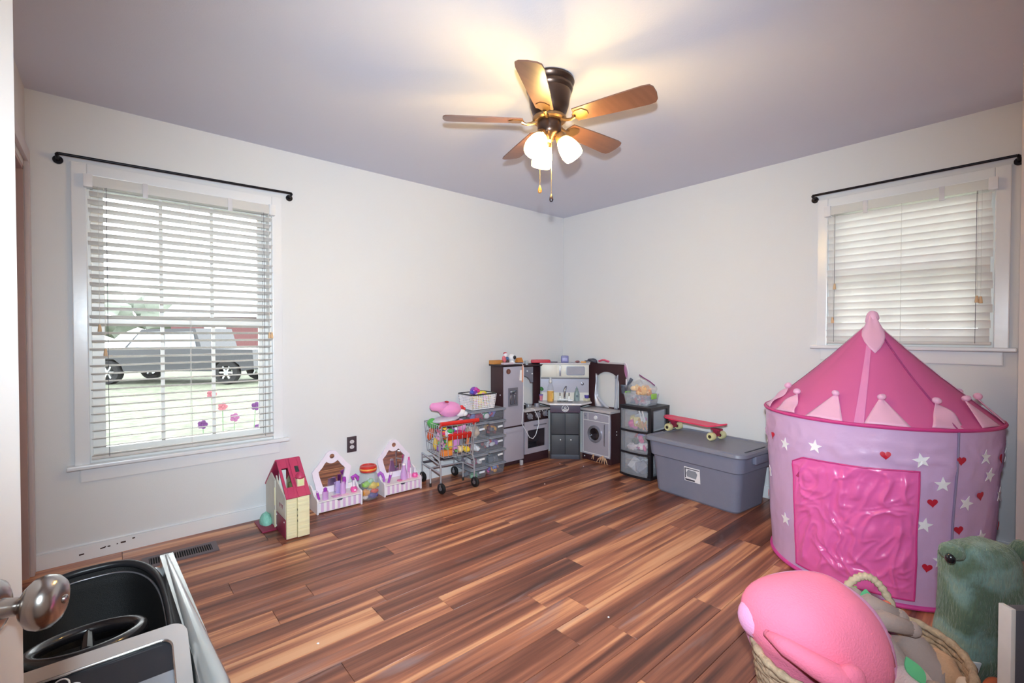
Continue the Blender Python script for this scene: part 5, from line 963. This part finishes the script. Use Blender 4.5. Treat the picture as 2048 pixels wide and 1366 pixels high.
b = B(); b.surf(deck, 40, 8); b.done('deck', mat('#e3395f', .4), c, solid=.010, smooth=60)
for x in (-.195, .205):
    b = B(); b.box((x, 0, .078), (.07, .05, .014), bev=.003); b.prism([(-.022, 0), (.022, 0), (.008, .035), (-.008, .035)], -.02, .02, T((x, 0, .075), (-pi / 2, 0, 0))); b.cyl((x, -.062, .03), (x, .062, .03), .007, n=10); b.done('truck', mat('#b83a5a', .35, .5), c)
    for s in (-1, 1):
        b = B(); b.lathe([(.010, -.02), (.026, -.022), (.030, -.016), (.030, .016), (.026, .022), (.010, .02)], 24, T((x, s * .058, .030), (pi / 2, 0, 0))); wq = b.done('wheel', mat('#d8cf9c', .4), c); b = B(); b.lathe([(0, -.0228), (.0125, -.0228), (.0125, .0228), (0, .0228)], 16, T((x, s * .058, .030), (pi / 2, 0, 0))); b.done('bearing', mat('#4a3f3a', .3, .7), wq)

# ---------------------------------------------------------------- woven basket and plush toys, front right
BXC, BYC = -2.095, -3.03
c = thing('woven_basket', 'oval woven seagrass basket with rope handles full of plush toys', 'basket', (BXC, BYC, 0), rad(-22))
WV = mat('#a58a72', .85, var=.6, vs=70, bump=.5, bs=90)
b = B(); rows = 26
for k in range(rows):
    z = .008 + .0125 * k; f_ = .80 + .2 * (k / (rows - 1)) ** .8; n = 72; pts = []
    for i in range(n): a = 2 * pi * i / n; w_ = .0026 * sin(a * 24 + (k % 2) * pi); pts.append(((.285 * f_ + w_) * cos(a), (.215 * f_ + w_) * sin(a), z + .002 * sin(a * 18 + k)))
    b.tube(pts, .0078, 6, True)
b.lathe([(0, .0), (.225, .0), (.225, .006), (0, .006)], 40, sy=.76); b.done('woven_body', WV, c, smooth=180, kind='stuff')
b = B()
pts = [(.287 * cos(2 * pi * i / 120), .217 * sin(2 * pi * i / 120), .338) for i in range(120)]; b.tube(pts, [.0105 + .002 * sin(i * 1.57) for i in range(120)], 8, True); b.done('rim', mat('#b0987f', .8, var=.45, vs=60, bump=.5, bs=80), c, smooth=180)
def handle(a):
    A = rad(a); P = []
    for i in range(41):
        q = pi * i / 40; t_ = (i / 40 - .5) * .62; P.append((.285 * cos(A + t_) * (1 + .03 * sin(q)), .215 * sin(A + t_) * (1 + .03 * sin(q)), .335 + .095 * sin(q) ** .8))
    b = B(); b.tube(P, [.0115 + .0022 * sin(i * 2.2) for i in range(41)], 8); b.done('handle', mat('#bda68b', .8, var=.3, vs=50, bump=.4, bs=90), c, smooth=180)
handle(36)
# big pink plush lying face down on the basket
PP = Vector((-2.140, -2.944, .352))
c = thing('pink_plush', 'huge pink plush lying face down on the woven basket', 'plush', PP, rad(-41))
P1 = mat('#ee7896', .9, var=.10, vs=7, sheen=.35, bump=.3, bs=200); P2 = mat('#e69cc6', .9, var=.05, vs=5, sheen=.35, bump=.3, bs=200)
def pshape(d):
    s = 1 + .10 * max(0, d.x) * (1 - abs(d.z)) - .10 * max(0, -d.x) * max(0, d.z); s += .05 * math.exp(-((d.x + .85) ** 2 + (d.z - .1) ** 2) * 7); return (d.x * s, d.y * s, d.z * s)
b = B(); b.ball((0, 0, 0), (.187, .162, .165), 26, rot=(0, rad(22), 0), fn=pshape, namp=.012, nsc=7); b.done('body', P2, c, smooth=180)
def pback(d):
    q = pshape(d); k = 1.022 if (d.x < .72 + .1 * d.z) else .96; k *= 1 - .06 * (1 if d.z < -.45 else 0); return (q[0] * k, q[1] * k, q[2] * k)
b = B(); b.ball((-.016, -.016, .010), (.181, .157, .159), 26, rot=(0, rad(22), 0), fn=pback, namp=.012, nsc=7); b.done('back_patch', P1, c, smooth=180)
b = B(); b.tube([(-.185, -.08, .055), (-.165, -.135, .055), (-.12, -.180, .04), (-.075, -.202, .02), (-.045, -.206, .012)], [.010, .022, .028, .032, .026], 14); b.ball((-.05, -.206, .025), (.034, .024, .034), 10); b.done('arm', P1, c, smooth=180, label='floppy coral pink arm')
b = B(); b.ball((.192, .03, -.055), (.045, .045, .06), 12, rot=(0, .35, 0), namp=.012, nsc=20); b.done('foot', mat('#f0708f', .9, sheen=.6), c, smooth=180); b = B(); b.ball((-.168, .0, .045), (.045, .06, .05), 12, rot=(0, .3, 0)); b.done('ear', P2, c, smooth=180)
# taupe cloth plush with felt leaves
TP = mat('#9c8780', .9, sheen=.4, var=.12, vs=10, bump=.2, bs=200); GRN = mat('#5fb37e', .8)
c = thing('taupe_plush', 'taupe cloth plush with green felt leaves behind the huge pink one', 'plush', (-2.02, -3.03, .27))
def fold(u, v): return (-.13 + .26 * u, .17 - .34 * v, .035 + .05 * sin(u * 3.1) * sin(v * 3.1) + .024 * sin(u * 11 + v * 6) + .018 * sin(v * 14 - u * 4))
b = B(); b.surf(fold, 30, 34); b.done('body', TP, c, smooth=180, solid=.02)
for k, (p0, p1, r_) in enumerate((((.02, .16, .06), (.13, .05, .115), .032), ((.06, .06, .08), (.12, -.06, .10), .034), ((-.02, .02, .08), (.06, -.10, .11), .028))): b = B(); mid = (Vector(p0) + Vector(p1)) / 2 + Vector((0, 0, .03)); b.tube([p0, mid, p1], [r_ * .8, r_, r_ * .7], 12); b.ball(p1, r_ * .75, 10); b.done('limb', TP, c, smooth=180)
for (x, y, z, rt) in ((.132, .019, .112, (1.05, .25, -.75)), (-.085, -.125, .075, (.6, .1, -.6))):
    b = B(); lp = [(.024 * sin(pi * i / 10) * (1 if i else 0), -.032 + .064 * i / 10) for i in range(11)]; b.prism(lp + [(-x_, y_) for x_, y_ in lp[-2:0:-1]], 0, .004, T((x, y, z), rt)); b.done('felt_leaf', GRN, c, smooth=20)
b = B(); b.tube([(.10, .09, .12), (.14, .06, .128), (.17, .055, .125)], .0045, 6); b.done('twig', mat('#8fae6a', .7), c)
b = B(); b.ball((.13, -.03, .125), (.009, .012, .008), 8); b.done('orange_patch', mat('#d06a55', .8), c)
c = thing('lilac_plush', 'small lilac soft toy beside the basket rim', 'plush', (-1.915, -3.095, .345)); b = B(); b.ball((0, 0, 0), (.028, .034, .034), 10, namp=.008, nsc=25); b.done('body', mat('#b992b8', .9, sheen=.5), c, smooth=180); b = B(); b.ball((.0, -.012, -.03), (.02, .02, .02), 8); b.done('foot', mat('#a04a62', .9), c)
c = thing('tan_plush', 'tan furry plush at the right side of the basket', 'plush', (-1.935, -3.185, .275), .4); TN = mat('#c79a78', .95, sheen=.7, var=.15, vs=20, bump=.4, bs=180); b = B(); b.ball((0, 0, 0), (.055, .045, .055), 14, namp=.01, nsc=30); b.ball((.03, -.04, -.05), (.05, .045, .05), 12, namp=.01, nsc=30); b.done('body', TN, c, smooth=180); b = B(); b.ball((-.055, -.035, .01), (.022, .02, .024), 8); b.done('muzzle', mat('#e0c4ae', .9, sheen=.5), c, smooth=180)
c = thing('pale_plush', 'pale pink and grey plush below the taupe one', 'plush', (-2.09, -3.14, .25)); b = B(); b.ball((0, 0, .02), (.085, .07, .07), 14, namp=.015, nsc=20); b.done('body', mat('#cdb3ac', .9, sheen=.5, bump=.3, bs=180), c, smooth=180); b = B(); b.ball((.05, .05, .075), (.02, .06, .012), 8, rot=(.3, 0, .5)); b.done('stripe', mat('#8f95a8', .8), c, smooth=180)
# green plush standing behind the basket
c = thing('green_plush', 'tall mottled green plush standing in the right corner', 'plush', (-1.665, -3.243, 0), rad(-41))
GP = bpy.data.materials.new('green_fur'); GP.use_nodes = True
N = GP.node_tree.nodes; L = GP.node_tree.links; p = N['Principled BSDF']; tc = N.new('ShaderNodeTexCoord'); nz_ = N.new('ShaderNodeTexNoise'); nz_.inputs['Scale'].default_value = 7; nz_.inputs['Detail'].default_value = 5; L.new(tc.outputs['Object'], nz_.inputs['Vector'])
cr = N.new('ShaderNodeValToRGB'); e = cr.color_ramp.elements; e[0].position = .32; e[0].color = (*lin('#4f6052'), 1); e[1].position = .7; e[1].color = (*lin('#9aa084'), 1); q = e.new(.48); q.color = (*lin('#5d6d58'), 1); q = e.new(.58); q.color = (*lin('#7b948c'), 1); L.new(nz_.outputs['Fac'], cr.inputs[0]); L.new(cr.outputs[0], p.inputs['Base Color']); p.inputs['Roughness'].default_value = .95; p.inputs['Sheen Weight'].default_value = .6; p.inputs['Sheen Tint'].default_value = (.6, .66, .58, 1)
mp = N.new('ShaderNodeMapping'); mp.inputs['Scale'].default_value = (160, 160, 40); L.new(tc.outputs['Object'], mp.inputs[0]); n2 = N.new('ShaderNodeTexNoise'); n2.inputs['Scale'].default_value = 1; L.new(mp.outputs[0], n2.inputs['Vector']); bp = N.new('ShaderNodeBump'); bp.inputs['Strength'].default_value = .8; bp.inputs['Distance'].default_value = .01; L.new(n2.outputs['Fac'], bp.inputs['Height']); L.new(bp.outputs[0], p.inputs['Normal'])
def gsh(d):
    k = (abs(d.x) ** 5 + abs(d.y) ** 3 + abs(d.z) ** 5) ** (-1 / 5) if max(abs(d.x), abs(d.z)) > .3 else 1; x, y, z = d.x * k, d.y * k, d.z * k
    wz = 1 - .10 * max(0, z - .2) * 0 + .06 * max(0, -z) + .05 * math.exp(-((z - .82) / .16) ** 2); return (x * wz, y * wz, z)
b = B(); b.ball((0, 0, .37), (.098, .07, .212), 30, fn=gsh, namp=.012, nsc=16); b.done('body', GP, c, smooth=180)
for s in (-1, 1):
    b = B(); b.ball((s * .104, -.02, .560), (.028, .032, .028), 14, namp=.006, nsc=30); ey = b.done('eye_bump', GP, c, smooth=180); b = B(); b.ball((s * .124, -.036, .545), (.012, .013, .016), 10); b.done('eye', BLK, ey, smooth=180)
    b = B(); b.ball((s * .055, -.03, .09), (.042, .05, .10), 14, namp=.01, nsc=30); b.done('leg', GP, c, smooth=180)
b = B(); b.box((-.112, -.088, .235), (.036, .004, .085), rot=(.15, .15, 0), bev=.001); tgm = b.done('care_tag', mat('#eceaec', .6), c); b = B(); b.ball((-.113, -.0905, .225), (.007, .002, .008), 6); b.done('printed_mark', mat('#6f6a8a', .6), tgm)
b = B(); b.ball((-.04, -.085, .19), (.03, .02, .035), 10); b.done('orange_patch', mat('#c0603f', .8, sheen=.4), c, smooth=180)
# grey board at the right edge
c = thing('grey_board', 'dark grey board with a white edge at the right edge of the photo', 'board', (-2.045, -3.315, 0), rad(-41))
b = B(); b.bx(.012, .34, -.004, .022, 0, .552, bev=.002); b.done('panel', mat('#54545e', .5, bump=.1, bs=200), c); b = B(); b.bx(.0, .0115, -.006, .024, 0, .556, bev=.002); b.done('white_edge', mat('#dcd8d6', .5, var=.1), c)
b = B(); b.bx(.06, .30, -.012, .16, 0, .02, bev=.002); b.done('stand', mat('#54545e', .5), c); b = B(); b.ball((.13, -.006, .535), (.016, .004, .010), 8); b.done('red_mark', mat('#b03a4a', .5), c)

# ---------------------------------------------------------------- silver ride-on toy car, front left
c = thing('toy_car', 'silver ride-on toy car with black seat tub and steering wheel', 'toy car', (-3.70, -1.80, 0))
SV = mat('#b4b8b8', .24, .45, coat=.6, var=.03); TUB = mat('#141416', .6, bump=.35, bs=420); CHM = mat('#d6cfcc', .22, .55, var=.02)
def cc(name, b, m, parent=None, smooth=35, label=None): return b.done(name, m, parent or c, smooth=smooth, label=label)
SIDE = [(.60, .14), (.585, .385), (.565, .385), (-.50, .512), (-.60, .49), (-.63, .42), (-.63, .14), (-.56, .10), (-.50, .19), (-.40, .23), (-.30, .19), (-.25, .10), (.24, .10), (.29, .19), (.39, .23), (.49, .19), (.54, .10)]
for s in (-1, 1):
    b = B(); b.prism(SIDE, -.020, .020, T((s * .202, 0, 0), (pi / 2, 0, pi / 2))); b.tube([(s * .202, .575, .382), (s * .202, -.50, .51), (s * .202, -.60, .488)], [.006, .0235, .0225], 12); cc('side_panel', b, SV)
b = B(); b.bx(-.19, .19, -.62, -.30, .14, .42, bev=.03); b.bx(-.19, .19, .62, .66, .14, .30, bev=.015); cc('body', b, SV)
def sup(a, n=3.2): c_, s_ = cos(a), sin(a); return (abs(c_) ** (2 / n) * (1 if c_ > 0 else -1), abs(s_) ** (2 / n) * (1 if s_ > 0 else -1))
def tub(u, v):
    x, y = sup(2 * pi * u, 2.9); k = 1 if v < .12 else (.96 - .16 * ((v - .12) / .88) ** 1.5); z = .352 + .012 * sin(pi * min(1, v / .12)) if v < .12 else .350 - .22 * ((v - .12) / .88) ** .8
    back = .035 * max(0, y) ** 2 * (1 - v); return (.178 * x * k, .195 + .385 * y * k, z + back)
b = B(); b.surf(tub, 64, 18); b.prism([(.14 * sup(2 * pi * i / 40)[0], .195 + .30 * sup(2 * pi * i / 40)[1]) for i in range(40)], .125, .132); bmesh.ops.remove_doubles(b.bm, verts=b.bm.verts[:], dist=1e-5); cc('seat_tub', b, TUB, smooth=60)
b = B(); P = [tub(i / 72, .05) for i in range(72)]; b.tube([(x * 1.01, .195 + (y - .195) * 1.01, z) for x, y, z in P], .012, 8, True); cc('tub_rim', b, mat('#26262a', .35), smooth=180)
b = B(); b.tube([tub(i / 72, .13) for i in range(72)], .0035, 6, True); cc('rim_trim', b, mat('#8d8c92', .3, .6), smooth=180)
b = B(); b.box((0, .36, .17), (.24, .22, .08), bev=.03); cc('seat', b, TUB)
# steering wheel
Ms = T((-.005, .125, .375), (rad(-11), 0, 0)); SWC = mat('#1a181b', .25, coat=.5)
b = B(); b.tube([Ms @ Vector((.115 * cos(2 * pi * i / 48), .115 * sin(2 * pi * i / 48), 0)) for i in range(48)], .0175, 12, True); sw = cc('steering_wheel', b, SWC, smooth=180)
for a in (-25, 205, 90):
    b = B(); A = rad(a); b.tube([Ms @ Vector((.02 * cos(A), .02 * sin(A), -.03)), Ms @ Vector((.108 * cos(A), .108 * sin(A), -.002))], [.016, .011], 8); cc('spoke', b, SWC, sw)
b = B(); b.lathe([(0, -.045), (.03, -.045), (.032, -.03), (.022, -.02), (0, -.018)], 20, Ms); b.tube([Ms @ Vector((0, 0, -.045)), Ms @ Vector((0, .0, -.15))], .016, 10); cc('hub', b, mat('#3a3a40', .25, .4), sw)
# windshield in a chrome frame, dashboard behind it
Mw = T((.0, -.345, .468), (rad(34), 0, 0))
b = B(); b.ring(rr(.178, .115, .03, 6), rr(.150, .088, .022, 6), -.012, .012, Mw); fr2 = cc('windshield_frame', b, CHM, smooth=30)
b = B(); b.prism(rr(.152, .09, .022, 6), -.006, .0, Mw); cc('windshield', b, mat('#2b2c31', .12, coat=.6), fr2)
b = B(); b.tube([Mw @ Vector((x, y, .006)) for x, y in rr(.150, .088, .022, 6)], .004, 6, True); cc('bright_trim', b, mat('#eceaec', .08, 1), fr2, smooth=180)
b = B(); b.bx(.03, .15, -.06, .018, .001, .004, bev=.001); 
for v_ in b.bm.verts: v_.co = Mw @ v_.co
cc('painted_reflection', b, mat('#9b9fa6', .25, .5), fr2)  # light grey slab imitates a reflection on the dark windshield
b = B()
for (x, y, r_) in ((0, .03, .012), (-.018, .012, .013), (.018, .012, .013), (-.028, -.010, .014), (.0, -.008, .015), (.028, -.010, .014), (.0, -.03, .012)): b.tube([Mw @ Vector((-.030 + x + r_ * cos(2 * pi * i / 22), .040 + y + r_ * sin(2 * pi * i / 22), .002)) for i in range(22)], .0018, 5, True)
cc('outlined_emblem', b, mat('#f2f0f2', .4), fr2, smooth=180, label='white outlined emblem of joined circles')
b = B(); b.box((0, -.275, .40), (.36, .07, .14), rot=(.5, 0, 0), bev=.02); cc('dashboard', b, mat('#1c1c20', .5))
for s in (-1, 1):
    b = B(); b.ball((s * .165, .515, .325), (.028, .05, .045), 10); cc('seat_post', b, mat('#d0d2d3', .3, .3), smooth=180)
    for yy in (-.40, .39):
        b = B(); b.lathe([(.05, -.03), (.095, -.032), (.105, -.02), (.105, .02), (.095, .032), (.05, .03)], 28, T((s * .175, yy, .105), (0, pi / 2, 0))); wq = cc('wheel', b, mat('#1a1a1c', .7)); b = B(); b.lathe([(0, -.025), (.055, -.03), (.055, .03), (0, .025)], 20, T((s * .175, yy, .105), (0, pi / 2, 0))); cc('hubcap', b, CHM, wq)
b = B(); b.ball((0, -.61, .26), (.10, .02, .06), 12); cc('grille', b, CHM)

# small white crumbs on the floor
for i, (x, yy) in enumerate(((-1.02, -.74), (-.50, -.42), (-.40, -.62), (-2.06, -2.16), (-1.33, -2.63), (-3.05, -1.52))):
    b = B(); b.ball((0, 0, .003), (.005, .004, .003), 5, namp=.002, nsc=200); o = b.done('paper_crumb', WH, None); o.location = (x, yy, 0); tag(o, ('tiny white crumb on the floor before the bins and oven', 'tiny white crumb nearest the sink cabinet doors', 'tiny white crumb on the floor before the washer', 'tiny white crumb in the middle of the wood floor', 'tiny white crumb on the floor between the basket and the tote', 'tiny white crumb on the floor beside the silver toy car')[i], 'crumb', 'white crumbs on the floor')
